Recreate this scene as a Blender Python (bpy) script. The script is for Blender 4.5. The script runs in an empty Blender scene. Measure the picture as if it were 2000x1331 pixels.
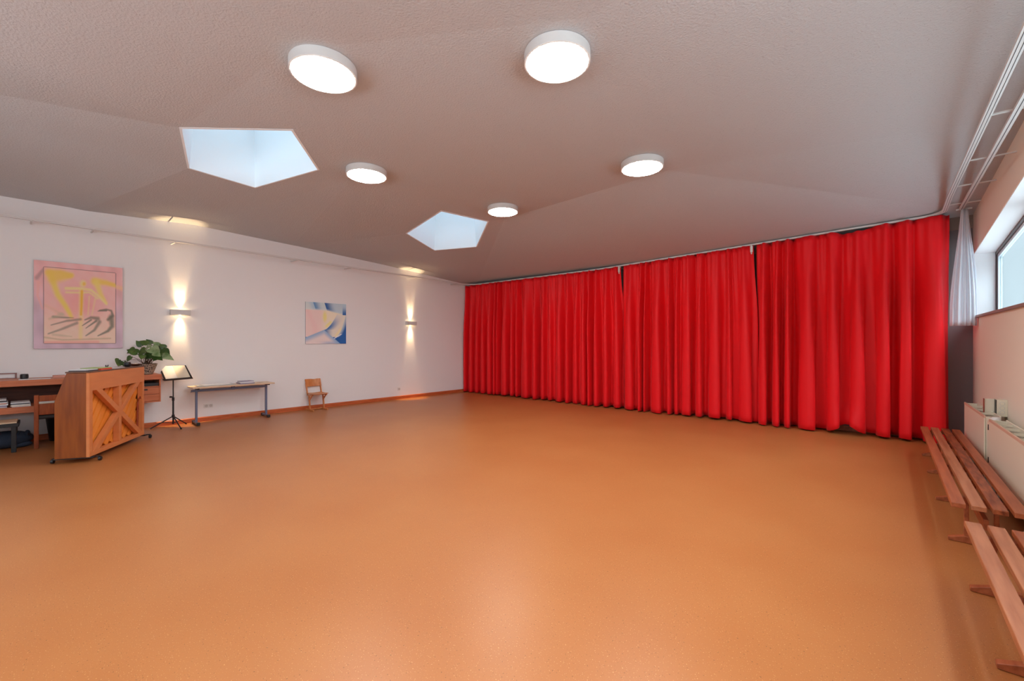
import bpy, bmesh, math, random
from mathutils import Vector, Matrix
from mathutils.bvhtree import BVHTree
from mathutils.geometry import delaunay_2d_cdt
random.seed(7)
C = bpy.context.scene.collection
PI = math.pi
# ------------------------------------------------------------------ camera model (2000x1331)
FPX, CYH, VP = 830.0, 668.0, 710.0
YAW = math.atan2(VP, FPX)
EYE = Vector((0, 0, 1.6))
F = Vector((-math.sin(YAW), math.cos(YAW), 0)); R = Vector((math.cos(YAW), math.sin(YAW), 0))
def ray(px, py): return F + R*((px-1000)/FPX) + Vector((0, 0, (CYH-py)/FPX))
def at_z(px, py, z): d = ray(px, py); return EYE + d*((z-1.6)/d.z)
def at_y(px, py, y): d = ray(px, py); return EYE + d*(y/d.y)
def at_x(px, py, x): d = ray(px, py); return EYE + d*(x/d.x)
WL0, WL1 = Vector((-10.30, 1.58, 0)), Vector((-10.03, 9.44, 0))       # left wall line
WD = (WL1-WL0).normalized(); WN = Vector((WD.y, -WD.x, 0))            # along wall, into room
def wx(y): return WL0.x + (y-WL0.y)*WD.x/WD.y
def on_left(px, py, off=0.0):
    d = ray(px, py); t = ((WL0 + WN*off) - EYE).dot(WN)/d.dot(WN); return EYE + d*t
XR, YB = 1.16, 9.75
FILL_BACK = 26; FILL_RIGHT = 60  # strengths of the fill lights added outside the unseen windows
# ------------------------------------------------------------------ helpers
def tag(o, label=None, cat=None, group=None, kind=None):
    if label: o['label'] = label
    if cat: o['category'] = cat
    if group: o['group'] = group
    if kind: o['kind'] = kind
    return o
def thing(name, label, cat, loc=(0, 0, 0), rz=0.0, group=None):
    o = bpy.data.objects.new(name, None); C.objects.link(o)
    o.location = loc; o.rotation_euler = (0, 0, rz); o.empty_display_size = .1
    return tag(o, label, cat, group)
class MB:
    def __init__(s): s.bm = bmesh.new()
    def add(s, vs, fs, M=None):
        v = [s.bm.verts.new((M @ Vector(p)) if M else Vector(p)) for p in vs]
        for f in fs:
            try: s.bm.faces.new([v[i] for i in f])
            except ValueError: pass
        return s
    def box(s, lo, hi, M=None):
        x0, y0, z0 = lo; x1, y1, z1 = hi
        return s.add([(x0,y0,z0),(x1,y0,z0),(x1,y1,z0),(x0,y1,z0),(x0,y0,z1),(x1,y0,z1),(x1,y1,z1),(x0,y1,z1)],
            [(0,3,2,1),(4,5,6,7),(0,1,5,4),(1,2,6,5),(2,3,7,6),(3,0,4,7)], M)
    def prism(s, poly, ext, M=None):
        """poly: list of 3D points; ext: extrusion vector"""
        n = len(poly); e = Vector(ext); p = [Vector(q) for q in poly]
        return s.add(p + [q+e for q in p], [tuple(range(n-1, -1, -1)), tuple(range(n, 2*n))] +
            [(i, (i+1) % n, n+(i+1) % n, n+i) for i in range(n)], M)
    def beam(s, a, b, w, h, up=(0, 0, 1)):
        a, b = Vector(a), Vector(b); d = (b-a).normalized(); u = Vector(up)
        sd = d.cross(u)
        if sd.length < 1e-4: sd = d.cross(Vector((1, 0, 0)))
        sd.normalize(); u = sd.cross(d).normalized()
        q = [a+sd*i*w/2+u*j*h/2 for i, j in ((-1,-1),(1,-1),(1,1),(-1,1))]
        return s.prism(q, b-a)
    def tube(s, pts, r, n=10, cap=True):
        pts = [Vector(p) for p in pts]; rs = r if isinstance(r, (list, tuple)) else [r]*len(pts)
        rings = []; ref = None
        for i, p in enumerate(pts):
            d = (pts[min(i+1, len(pts)-1)] - pts[max(i-1, 0)]).normalized()
            if ref is None: ref = Vector((0, 0, 1)) if abs(d.z) < .9 else Vector((1, 0, 0))
            a = d.cross(ref).normalized(); b = d.cross(a).normalized(); ref = -b if False else ref
            rings.append([s.bm.verts.new(p+(a*math.cos(2*PI*k/n)+b*math.sin(2*PI*k/n))*rs[i]) for k in range(n)])
        for q, w in zip(rings, rings[1:]):
            for k in range(n): s.bm.faces.new((q[k], q[(k+1) % n], w[(k+1) % n], w[k]))
        if cap: s.bm.faces.new(rings[0][::-1]); s.bm.faces.new(rings[-1])
        return s
    def lathe(s, prof, n=40, M=None, close=False):
        rings = []
        for r, z in prof:
            ring = []
            for k in range(n):
                p = Vector((r*math.cos(2*PI*k/n), r*math.sin(2*PI*k/n), z))
                ring.append(s.bm.verts.new(M @ p if M else p))
            rings.append(ring)
        for q, w in zip(rings, rings[1:]):
            for k in range(n): s.bm.faces.new((q[k], q[(k+1) % n], w[(k+1) % n], w[k]))
        s.bm.faces.new(rings[0][::-1]); s.bm.faces.new(rings[-1])
        return s
    def ball(s, c, r, sc=(1, 1, 1), n=16):
        pr = [(max(1e-4, math.sin(PI*i/10))*1, -math.cos(PI*i/10)) for i in range(11)]
        M = Matrix.Translation(c) @ Matrix.Diagonal((r*sc[0], r*sc[1], r*sc[2], 1))
        return s.lathe(pr, n, M)
    def build(s, name, m, parent=None, world=False, smooth=False, bevel=0.0, seg=2):
        if world and parent is not None:
            bmesh.ops.transform(s.bm, matrix=(Matrix.LocRotScale(parent.location, parent.rotation_euler, None)).inverted(), verts=s.bm.verts)
        bmesh.ops.recalc_face_normals(s.bm, faces=s.bm.faces)
        me = bpy.data.meshes.new(name); s.bm.to_mesh(me); s.bm.free()
        if smooth:
            for p in me.polygons: p.use_smooth = True
            try: me.set_sharp_from_angle(angle=math.radians(40))
            except Exception: pass
        o = bpy.data.objects.new(name, me); C.objects.link(o)
        if m: me.materials.append(m)
        o.parent = parent
        if bevel:
            b = o.modifiers.new('bevel', 'BEVEL'); b.width = bevel; b.segments = seg; b.limit_method = 'ANGLE'; b.angle_limit = math.radians(35)
        return o
def struct(o): o['kind'] = 'structure'; return o
def copy_thing(o, loc=None, rz=None, label=None):
    r = o.copy(); C.objects.link(r)
    if loc is not None: r.location = loc
    if rz is not None: r.rotation_euler = (0, 0, rz)
    if label: r['label'] = label
    for ch in [c for c in bpy.data.objects if c.parent == o]:
        c = ch.copy(); C.objects.link(c); c.parent = r
        for g in [q for q in bpy.data.objects if q.parent == ch]:
            d = g.copy(); C.objects.link(d); d.parent = c
    return r
# ------------------------------------------------------------------ materials
def srgb(r, g, b):
    f = lambda c: (c/255/12.92) if c/255 <= .04045 else ((c/255+.055)/1.055)**2.4
    return (f(r), f(g), f(b), 1)
def mat(name, col, rough=.5, metal=0, bump=None, mix=None, spec=.5, sheen=0, coat=0):
    m = bpy.data.materials.new(name); m.use_nodes = True; nt = m.node_tree; N = nt.nodes; L = nt.links
    b = N['Principled BSDF']; b.inputs['Base Color'].default_value = col; b.inputs['Roughness'].default_value = rough
    b.inputs['Metallic'].default_value = metal; b.inputs['Specular IOR Level'].default_value = spec
    if sheen: b.inputs['Sheen Weight'].default_value = sheen; b.inputs['Sheen Roughness'].default_value = .4
    if coat: b.inputs['Coat Weight'].default_value = coat; b.inputs['Coat Roughness'].default_value = .2
    tc = N.new('ShaderNodeTexCoord')
    if mix:   # (scale, colour2, lo, hi, (sx,sy,sz))
        mp = N.new('ShaderNodeMapping'); mp.inputs['Scale'].default_value = mix[4] if len(mix) > 4 else (1, 1, 1)
        n = N.new('ShaderNodeTexNoise'); n.inputs['Scale'].default_value = mix[0]; n.inputs['Detail'].default_value = 6
        r = N.new('ShaderNodeValToRGB'); r.color_ramp.elements[0].position = mix[2]; r.color_ramp.elements[1].position = mix[3]
        r.color_ramp.elements[0].color = col; r.color_ramp.elements[1].color = mix[1]
        L.new(tc.outputs['Object'], mp.inputs[0]); L.new(mp.outputs[0], n.inputs[0]); L.new(n.outputs[0], r.inputs[0]); L.new(r.outputs[0], b.inputs['Base Color'])
    if bump:  # (scale, strength, distance)
        n = N.new('ShaderNodeTexNoise'); n.inputs['Scale'].default_value = bump[0]; n.inputs['Detail'].default_value = 3
        bp = N.new('ShaderNodeBump'); bp.inputs['Strength'].default_value = bump[1]; bp.inputs['Distance'].default_value = bump[2]
        L.new(tc.outputs['Object'], n.inputs[0]); L.new(n.outputs[0], bp.inputs['Height']); L.new(bp.outputs[0], b.inputs['Normal'])
    return m
def wood(name, c1, c2, scale=3, stretch=(1, 12, 12), rough=.42, spec=.4):
    return mat(name, c1, rough, mix=(scale, c2, .35, .68, stretch), spec=spec)
def emis(name, col, s):
    m = bpy.data.materials.new(name); m.use_nodes = True; N = m.node_tree.nodes; b = N['Principled BSDF']
    b.inputs['Base Color'].default_value = (.9, .9, .9, 1); b.inputs['Emission Color'].default_value = col; b.inputs['Emission Strength'].default_value = s
    return m
def speckle(m, scale, col, thr, soft=.03, base=None, second=None):
    """adds sparse specks over whatever feeds Base Color"""
    nt = m.node_tree; N = nt.nodes; L = nt.links; b = N['Principled BSDF']
    tc = N.new('ShaderNodeTexCoord'); n = N.new('ShaderNodeTexNoise'); n.inputs['Scale'].default_value = scale; n.inputs['Detail'].default_value = 1
    r = N.new('ShaderNodeValToRGB'); r.color_ramp.elements[0].position = thr; r.color_ramp.elements[1].position = thr+soft
    r.color_ramp.elements[0].color = (0, 0, 0, 1); r.color_ramp.elements[1].color = (1, 1, 1, 1)
    mx = N.new('ShaderNodeMix'); mx.data_type = 'RGBA'
    L.new(tc.outputs['Object'], n.inputs[0]); L.new(n.outputs[0], r.inputs[0]); L.new(r.outputs[0], mx.inputs[0])
    src = b.inputs['Base Color'].links
    if src: L.new(src[0].from_socket, mx.inputs[6])
    else: mx.inputs[6].default_value = b.inputs['Base Color'].default_value
    mx.inputs[7].default_value = col; L.new(mx.outputs[2], b.inputs['Base Color'])
def vcol(name, rough=.7):
    m = bpy.data.materials.new(name); m.use_nodes = True; N = m.node_tree.nodes; b = N['Principled BSDF']
    a = N.new('ShaderNodeVertexColor'); a.layer_name = 'paint'; m.node_tree.links.new(a.outputs[0], b.inputs['Base Color'])
    b.inputs['Roughness'].default_value = rough; b.inputs['Specular IOR Level'].default_value = .2
    return m
M = {}
M['ceil'] = mat('rough_ceiling_plaster', (.52, .53, .54, 1), .9, bump=(55, .6, .010), spec=.1)
speckle(M['ceil'], 120, (.20, .16, .14, 1), .735, .03)
M['wall'] = mat('white_wall_paint', (.87, .87, .87, 1), .85, bump=(60, .22, .004), spec=.15)
M['wallr'] = mat('cream_wall_paint', (.90, .82, .69, 1), .85, bump=(60, .15, .004), spec=.15)
M['reveal'] = mat('white_reveal_paint', (.84, .85, .86, 1), .8, spec=.15)
M['wallb'] = mat('dark_grey_wall', (.20, .17, .17, 1), .85, bump=(60, .2, .004), spec=.15)
M['shaft'] = mat('skylight_shaft_paint', (.86, .90, .92, 1), .8, spec=.1)
M['floor'] = mat('orange_linoleum', srgb(179, 113, 63), .36, mix=(1.1, srgb(173, 105, 56), .35, .7), bump=(180, .06, .002), spec=.45)
speckle(M['floor'], 130, srgb(208, 156, 105), .68, .03)
speckle(M['floor'], 95, srgb(120, 74, 42), .71, .02)
M['skirt'] = wood('skirting_wood', srgb(206, 110, 62), srgb(178, 84, 44), 4, (8, 1, 8))
M['white'] = mat('white_enamel', (.78, .78, .77, 1), .4)
M['lampw'] = mat('lamp_body_white', (.66, .65, .63, 1), .45)
M['glow'] = emis('lamp_diffuser', (1, .985, .97, 1), 57)
M['bulb'] = emis('warm_bulb', (1, .72, .38, 1), 30)
M['track'] = mat('white_aluminium_track', (.66, .65, .63, 1), .35, spec=.5)
M['slot'] = mat('track_slot', (.05, .05, .05, 1), .6)
M['red'] = mat('red_curtain_cloth', (.86, .007, .013, 1), .55, bump=(500, .12, .001), spec=.3, sheen=.05)
M['sheer'] = mat('white_sheer_cloth', (.86, .87, .90, 1), .8)
_n = M['sheer'].node_tree; _t = _n.nodes.new('ShaderNodeBsdfTranslucent'); _t.inputs[0].default_value = (.9, .92, .96, 1); _m = _n.nodes.new('ShaderNodeMixShader'); _m.inputs[0].default_value = .5
_n.links.new(_n.nodes['Principled BSDF'].outputs[0], _m.inputs[1]); _n.links.new(_t.outputs[0], _m.inputs[2]); _n.links.new(_m.outputs[0], _n.nodes['Material Output'].inputs[0])
M['bench'] = wood('bench_wood', srgb(178, 100, 62), srgb(148, 76, 44), 2.2, (14, 1, 14), .38)
M['bench2'] = wood('bench_wood_pale', srgb(188, 122, 86), srgb(162, 96, 62), 2.2, (14, 1, 14), .38)
M['bench3'] = wood('bench_wood_knotty', srgb(172, 94, 56), srgb(104, 46, 22), 3.2, (10, 1.4, 10), .4)
M['benchend'] = wood('bench_end_grain', srgb(120, 74, 40), srgb(90, 52, 28), 20, (1, 1, 1), .6)
M['piano'] = wood('piano_walnut', srgb(152, 80, 22), srgb(128, 62, 14), 2, (8, 8, 1), .38)
M['pframe'] = wood('piano_back_beech', srgb(224, 140, 82), srgb(214, 130, 76), 2, (1, 1, 5), .5)
M['sound'] = wood('soundboard_spruce', srgb(214, 112, 32), srgb(200, 98, 26), 2, (2, 2, 1), .45)
M['rib'] = wood('soundboard_rib_spruce', srgb(250, 158, 66), srgb(240, 144, 54), 2, (2, 2, 1), .4)
M['desk'] = wood('desk_beech', srgb(206, 124, 84), srgb(190, 104, 66), 3, (8, 1, 8), .4)
M['darkwood'] = wood('dark_back_board', srgb(92, 50, 34), srgb(70, 38, 26), 3, (8, 1, 8), .6)
M['chairw'] = wood('chair_beech', srgb(214, 142, 84), srgb(196, 118, 64), 4, (6, 6, 1), .38)
M['oldchair'] = wood('dark_chair_wood', srgb(170, 82, 34), srgb(136, 60, 24), 4, (6, 6, 1), .4)
M['tabtop'] = wood('tabletop_laminate', srgb(224, 196, 166), srgb(210, 176, 142), 3, (8, 1, 8), .4)
M['steel'] = mat('blue_grey_steel', srgb(110, 122, 150), .4, .3)
M['black'] = mat('black_metal', (.012, .012, .014, 1), .45)
M['blackp'] = mat('black_plastic', (.015, .015, .017, 1), .35)
M['rad'] = mat('cream_radiator_enamel', (.80, .74, .59, 1), .4)
M['radtrim'] = mat('pinkish_radiator_edge', srgb(212, 176, 152), .45)
M['raddark'] = mat('radiator_inside', (.10, .08, .06, 1), .8)
M['brown'] = mat('dark_brown_window_frame', (.055, .035, .035, 1), .35)
M['sash'] = mat('grey_sash', (.55, .62, .66, 1), .4)
M['sock'] = mat('outlet_grey_white', (.60, .58, .56, 1), .5)
M['paper'] = mat('paper', (.82, .82, .82, 1), .8)
M['paperw'] = mat('cream_paper', (.84, .76, .62, 1), .8)
M['grey'] = mat('grey_plastic', (.45, .44, .43, 1), .5)
M['leaf'] = mat('leaf_green', (.035, .085, .014, 1), .35, mix=(6, (.16, .24, .05, 1), .45, .75))
M['leafp'] = mat('pale_leaf', (.34, .42, .22, 1), .4, mix=(9, (.10, .19, .05, 1), .4, .7))
M['stem'] = mat('plant_stem', (.10, .05, .025, 1), .5)
M['pot'] = mat('speckled_stone_pot', (.42, .33, .25, 1), .7)
speckle(M['pot'], 60, (.05, .04, .035, 1), .52, .03)
M['soil'] = mat('soil', (.03, .02, .015, 1), .95)
M['blue'] = mat('dark_blue_cloth', (.03, .045, .075, 1), .9, bump=(40, .5, .01))
M['green'] = mat('green_cover', srgb(170, 190, 120), .6); M['orange'] = mat('red_orange_cover', srgb(225, 85, 55), .5)
M['slate'] = mat('dark_grey_cover', srgb(75, 74, 80), .6); M['pinkc'] = mat('pink_cover', srgb(215, 150, 130), .6)
M['lilac'] = mat('lilac_cover', srgb(150, 140, 165), .6)
M['shell'] = mat('shell', (.75, .62, .50, 1), .4); M['dish'] = wood('dish_wood', srgb(120, 70, 45), srgb(90, 50, 32), 8)
g = bpy.data.materials.new('window_glass'); g.use_nodes = True; N = g.node_tree.nodes; N.remove(N['Principled BSDF'])
tr = N.new('ShaderNodeBsdfTransparent'); tr.inputs[0].default_value = (.86, .90, .90, 1); gl = N.new('ShaderNodeBsdfGlossy'); gl.inputs['Roughness'].default_value = .03
mx = N.new('ShaderNodeMixShader'); mx.inputs[0].default_value = .06
for a_, b_ in ((tr.outputs[0], mx.inputs[1]), (gl.outputs[0], mx.inputs[2]), (mx.outputs[0], N['Material Output'].inputs[0])): g.node_tree.links.new(a_, b_)
M['glass'] = g
g2 = g.copy(); g2.name = 'dimming_skylight_glass'; g2.node_tree.nodes['Transparent BSDF'].inputs[0].default_value = (.40, .455, .48, 1); M['skydim'] = g2  # unseen top pane, tint added to dim the sky in the shafts
# ------------------------------------------------------------------ ceiling surface
ZP = 4.07
n1, n2, n3, n4, n5 = at_z(560, 100, ZP), at_z(1136, 35, ZP), at_z(688, 350, ZP), at_z(1306, 333, ZP), at_z(985, 428, ZP)
YS = -3.0
cv = {
 'n1': n1, 'n2': n2, 'n3': n3, 'n4': n4, 'n5': n5,
 'A': Vector((wx(9.95)-.1, 9.95, 3.40)), 'M': Vector((-4.5, 9.95, 3.36)), 'B': Vector((1.5, 9.95, 3.56)),
 'Cc': Vector((1.5, 6.7, 3.87)), 'D': Vector((1.5, 3.0, 3.98)), 'E': Vector((1.5, YS, 3.95)),
 'U': Vector((-1.0, YS, 3.72)), 'T': Vector((-4.4, YS, 3.72)), 'Rr': Vector((-8.3, YS, 4.25)), 'G': Vector((-10.75, YS, 3.85)),
 'H': Vector((wx(.74)-.1, .74, 3.85)), 'I': Vector((wx(2.3)-.1, 2.3, 3.915)), 'J': Vector((wx(4.2)-.1, 4.2, 3.82)),
 'K': Vector((wx(6.5)-.1, 6.5, 3.68)), 'Q': at_x(0, 353, -9.8)}
keys = list(cv); ix = {k: i for i, k in enumerate(keys)}
bound = ['A','M','B','Cc','D','E','U','T','Rr','G','H','I','J','K']
edges = [(bound[i], bound[(i+1) % len(bound)]) for i in range(len(bound))]
edges += [('n1','n2'),('n2','n4'),('n4','n5'),('n5','n3'),('n3','n1'),('n4','B'),('n5','A'),('n1','T'),('n2','U'),('n3','I'),('H','Q'),('Q','Rr'),('n4','Cc'),('n2','D'),('n5','M')]
v2 = [cv[k].to_2d() for k in keys]; e2 = [(ix[a], ix[b]) for a, b in edges]
rv, re_, rf, ov, _, _ = delaunay_2d_cdt(v2, e2, [], 0, 1e-5)
zb = {}
for i, src in enumerate(ov): zb[i] = cv[keys[src[0]]].z if src else ZP
base_v = [Vector((p.x, p.y, zb[i])) for i, p in enumerate(rv)]
bvh = BVHTree.FromPolygons(base_v, [tuple(f) for f in rf])
def ceil_z(x, y):
    h = bvh.ray_cast(Vector((x, y, 0)), Vector((0, 0, 1))); return h[0].z if h[0] else ZP
def on_ceil(px, py): return bvh.ray_cast(EYE, ray(px, py).normalized())[0]
S1 = [on_ceil(*p) for p in ((355,251),(569,255),(620,331),(498,366),(370,328))]
S2 = [on_ceil(*p) for p in ((862,413),(952,433),(930,482),(849,489),(795,456))]
v3 = list(v2); e3 = list(e2)
for S in (S1, S2):
    b0 = len(v3); v3 += [p.to_2d() for p in S]; e3 += [(b0+i, b0+(i+1) % 5) for i in range(5)]
rv, re_, rf, ov, _, _ = delaunay_2d_cdt(v3, e3, [], 0, 1e-5)
def inside(p, poly):
    c = False
    for i in range(len(poly)):
        a, b = poly[i], poly[i-1]
        if (a.y > p.y) != (b.y > p.y) and p.x < (b.x-a.x)*(p.y-a.y)/(b.y-a.y)+a.x: c = not c
    return c
mb = MB(); vz = []
for i, p in enumerate(rv):
    src = [q for q in ov[i] if q < len(v2)]
    vz.append(Vector((p.x, p.y, cv[keys[src[0]]].z if src else ceil_z(p.x, p.y))))
fs = []
for f in rf:
    c = sum((rv[i] for i in f), Vector((0, 0)))/len(f)
    if not inside(c, S1) and not inside(c, S2): fs.append(tuple(f))
nb = len(vz)
sidef = []
allv = [p for p in vz] + [p+Vector((0, 0, .2)) for p in vz]
cnt = {}
for f in fs:
    for k in range(len(f)):
        e = tuple(sorted((f[k], f[(k+1) % len(f)]))); cnt[e] = cnt.get(e, 0)+1
for (a, b), n in cnt.items():
    if n == 1: sidef.append((a, b, b+nb, a+nb))
mb.add(allv, fs + [tuple(i+nb for i in f) for f in fs] + sidef)
struct(mb.build('ceiling', M['ceil']))
# skylight shafts: real openings up to the sky, each lined with a white shaft and a top pane
for k, (S, lab) in enumerate(((S1, 'large five-sided skylight nearest the big pastel painting, pale blue shaft'), (S2, 'far five-sided skylight beside the most distant round ceiling lamp'))):
    c = sum(S, Vector())/5; ztop = max(p.z for p in S)+1.15
    t = thing('skylight', lab, 'skylight', (c.x, c.y, c.z), 0, 'five-sided skylights')
    m = MB(); inn = [Vector((p.x, p.y, p.z-.004)) for p in S]
    top = [Vector((c.x+(p.x-c.x)*.86, c.y+(p.y-c.y)*.86, ztop)) for p in S]
    def off(poly, d): return [Vector((c.x+(p.x-c.x)*d, c.y+(p.y-c.y)*d, p.z)) for p in poly]
    o1, o2 = off(inn, 1.035), off(top, 1.06)
    vs = inn+top+o1+o2; ff = []
    for i in range(5):
        j = (i+1) % 5
        ff += [(i, j, 5+j, 5+i), (10+i, 15+i, 15+j, 10+j), (5+i, 5+j, 15+j, 15+i), (i, 10+i, 10+j, j)]
    m.add(vs, ff); m.build('shaft', M['shaft'], t, world=True)
    m = MB(); m.prism([p-Vector((0, 0, .05)) for p in off(top, .999)], (0, 0, .012)); m.build('pane', M['skydim'], t, world=True)
    la = bpy.data.lights.new('sky_portal', 'AREA'); la.shape = 'RECTANGLE'; la.size = 2.6; la.size_y = 2.6; la.cycles.is_portal = True
    lo = bpy.data.objects.new('sky_portal', la); C.objects.link(lo); lo.location = (c.x, c.y, ztop+.02)
# ------------------------------------------------------------------ shell
mb = MB(); mb.box((-11.0, YS-.2, -.15), (1.6, 10.1, 0)); struct(mb.build('floor', M['floor']))
def wall_top(poly, dz=0.02): return poly
# left wall, follows the ceiling
ys = [YS-.2, -.14, .74, 2.3, 4.2, 6.5, 9.95]
mb = MB()
top = [(wx(y), y, max(ceil_z(wx(y)+.01, min(max(y, YS+.01), 9.9))+.04, 3.3)) for y in ys]
poly = [(wx(ys[0]), ys[0], 0), (wx(ys[-1]), ys[-1], 0)] + top[::-1]
mb.prism(poly, (-.3, 0, 0)); struct(mb.build('wall_left', M['wall']))
# back wall behind the curtains
xs = [-10.3, -7, -4.5, -1.5, 1.17]
mb = MB(); poly = [(xs[0], YB, 0), (xs[-1], YB, 0)] + [(x, YB, ceil_z(max(x, -10.0), YB)+.04) for x in xs[::-1]]
mb.prism(poly, (0, .3, 0)); struct(mb.build('wall_back', M['wallb']))
mb = MB(); poly = [(xs[0]+.3, YB-.03, 3.38), (XR-.001, YB-.03, 3.38)] + [(x, YB-.03, ceil_z(max(x, -10.0), YB)+.02) for x in (XR-.001, -1.5, -4.5, -7, xs[0]+.3)]
mb.prism(poly, (0, .029, 0)); struct(mb.build('trim_3', mat('beige_board', srgb(140, 122, 112), .7)))
# wall behind the camera; its window openings are added to brighten the ceiling
mb = MB(); added_wins = [(-6.9, -4.1), (-3.1, -.3)]; za, zb_ = .9, 2.9
mb.box((-10.8, YS-.25, 0), (1.5, YS, za)); mb.box((-10.8, YS-.25, zb_), (1.5, YS, 4.3))
xe = [-10.8]+[v for w_ in added_wins for v in w_]+[1.5]
for i in range(0, len(xe), 2): mb.box((xe[i], YS-.25, za), (xe[i+1], YS, zb_))
struct(mb.build('wall_front', M['wall']))
for i, (a, b) in enumerate(added_wins):
    wn = thing('window_%d' % (i+2), None, None, ((a+b)/2, YS-.15, za)); wn['kind'] = 'structure'
    m = MB(); y0_, y1_ = YS-.2, YS-.14
    for bx in (((a, za), (b, za+.06)), ((a, zb_-.06), (b, zb_)), ((a, za+.06), (a+.06, zb_-.06)), ((b-.06, za+.06), (b, zb_-.06)), (((a+b)/2-.04, za+.06), ((a+b)/2+.04, zb_-.06))):
        m.box((bx[0][0], y0_, bx[0][1]), (bx[1][0], y1_, bx[1][1]))
    m.build('window_frame', M['brown'], wn, world=True)
    la = bpy.data.lights.new('fill_light', 'AREA'); la.shape = 'RECTANGLE'; la.size = b-a-.15; la.size_y = zb_-za-.15; la.energy = FILL_BACK; la.color = (.80, .90, 1.0)  # fill light added outside the opening, out of view
    lo = bpy.data.objects.new('fill_light', la); C.objects.link(lo); lo.location = ((a+b)/2, YS-.3, (za+zb_)/2); lo.rotation_euler = (PI/2+math.radians(12), 0, 0)
# right wall with the slanted high window
YJ, YE, ZS = 9.70, 3.4, 1.99
def zt(y): return 2.965+.118*(YJ-y)
def zc(y): return ceil_z(XR, y)+.04
T = .30
mb = MB()
mb.prism([(XR, YS-.2, 0), (XR, 10.0, 0), (XR, 10.0, ZS), (XR, YS-.2, ZS)], (T, 0, 0))
mb.prism([(XR, YJ, zt(YJ)), (XR, YE, zt(YE)), (XR, YE, zc(YE)), (XR, 6.7, zc(6.7)), (XR, YJ, zc(YJ))], (T, 0, 0))
WY0, WY1, WZ1 = -2.4, 2.7, 3.62  # opening for the added window, out of view
mb.box((XR, WY1, ZS), (XR+T, YE, 3.9)); mb.prism([(XR, YS-.2, 3.62), (XR, YE, 3.62), (XR, YE, zc(YE)), (XR, YS-.2, zc(YS+.02))], (T, 0, 0)); mb.box((XR, YS-.2, ZS), (XR+T, WY0, 3.9))
mb.prism([(XR, YJ, ZS), (XR, 10.0, ZS), (XR, 10.0, zc(9.9)), (XR, YJ, zc(YJ))], (T, 0, 0))
struct(mb.build('wall_right', M['wallr']))
# white lining of the window reveal
mb = MB(); e = .006
mb.box((XR+.004, YJ-e, ZS), (XR+.225, YJ, zt(YJ)))
mb.prism([(XR+.004, YJ, zt(YJ)), (XR+.004, YE, zt(YE)), (XR+.004, YE, zt(YE)-e), (XR+.004, YJ, zt(YJ)-e)], (.22, 0, 0))
struct(mb.build('trim_1', M['reveal']))
mb = MB(); mb.box((XR-.035, YE-.05, ZS-.03), (XR+.225, YJ-.0, ZS+.004)); o = struct(mb.build('trim_2', mat('window_sill_stone', srgb(150, 135, 128), .5), bevel=.004))
# window: dark frame, grey sash, glass
w = thing('window_1', None, None, (XR+.25, 7, ZS)); w['kind'] = 'structure'
XW = XR+.225
def ring(mb, y0, y1, zlo, inset, wd, x0, x1):
    a, b = y0-inset, y1+inset
    zl = zlo+inset; f = lambda y: zt(y)-inset
    mb.box((x0, a-wd, zl), (x1, a, f(a-wd))); mb.box((x0, b, zl), (x1, b+wd, f(b+wd)))
    mb.box((x0, b, zl), (x1, a, zl+wd))
    mb.prism([(x0, a, f(a)), (x0, b, f(b)), (x0, b, f(b)-wd), (x0, a, f(a)-wd)], (x1-x0, 0, 0))
mb = MB(); ring(mb, YJ, YE, ZS, 0, .055, XW, XW+.07)
for ym in (7.55, 5.45): mb.box((XW, ym-.05, ZS+.05), (XW+.07, ym+.05, zt(ym)-.03))
o = mb.build('window_frame', M['brown'], w, world=True)
for i, (ya, yb) in enumerate(((YJ-.055, 7.60), (7.50, 5.50), (5.40, YE+.055))):
    mb = MB(); a, b = ya, yb
    zl = ZS+.055; f = lambda y: zt(y)-.055; wd = .05; x0, x1 = XW+.015, XW+.06
    mb.box((x0, a-wd, zl), (x1, a, f(a-wd)-.002)); mb.box((x0, b, zl), (x1, b+wd, f(b+wd)-.002)); mb.box((x0, b+wd, zl), (x1, a-wd, zl+.035))
    mb.prism([(x0, a-wd, f(a-wd)), (x0, b+wd, f(b+wd)), (x0, b+wd, f(b+wd)-wd), (x0, a-wd, f(a-wd)-wd)], (x1-x0, 0, 0))
    s_ = mb.build('sash', M['sash'], w, world=True)
    mb = MB(); x0 = XW+.035
    mb.prism([(x0, a-wd, zl+.035), (x0, b+wd, zl+.035), (x0, b+wd, f(b+wd)-wd), (x0, a-wd, f(a-wd)-wd)], (.006, 0, 0))
    p_ = mb.build('pane', M['glass'], w, world=True)
la = bpy.data.lights.new('sky_portal', 'AREA'); la.shape = 'RECTANGLE'; la.size = 1.9; la.size_y = 6.4; la.cycles.is_portal = True
lo = bpy.data.objects.new('sky_portal', la); C.objects.link(lo); lo.location = (XR+.36, 6.55, 2.85); lo.rotation_euler = (0, PI/2, 0)
w2 = thing('window_5', None, None, (XR+.25, 0, ZS)); w2['kind'] = 'structure'  # unseen window added with a fill light to brighten the room
m = MB()
m.box((XW, WY0, ZS), (XW+.07, WY1, ZS+.055)); m.box((XW, WY0, WZ1-.055), (XW+.07, WY1, WZ1))
for y in (WY0, -.73, .95, WY1-.055): m.box((XW, y, ZS+.055), (XW+.07, y+.055, WZ1-.055))
m.build('window_frame', M['brown'], w2, world=True)
la = bpy.data.lights.new('fill_light', 'AREA'); la.shape = 'RECTANGLE'; la.size = 1.5; la.size_y = WY1-WY0-.2; la.energy = FILL_RIGHT; la.color = (.80, .90, 1.0)  # added fill light shining in through the unseen window
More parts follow.
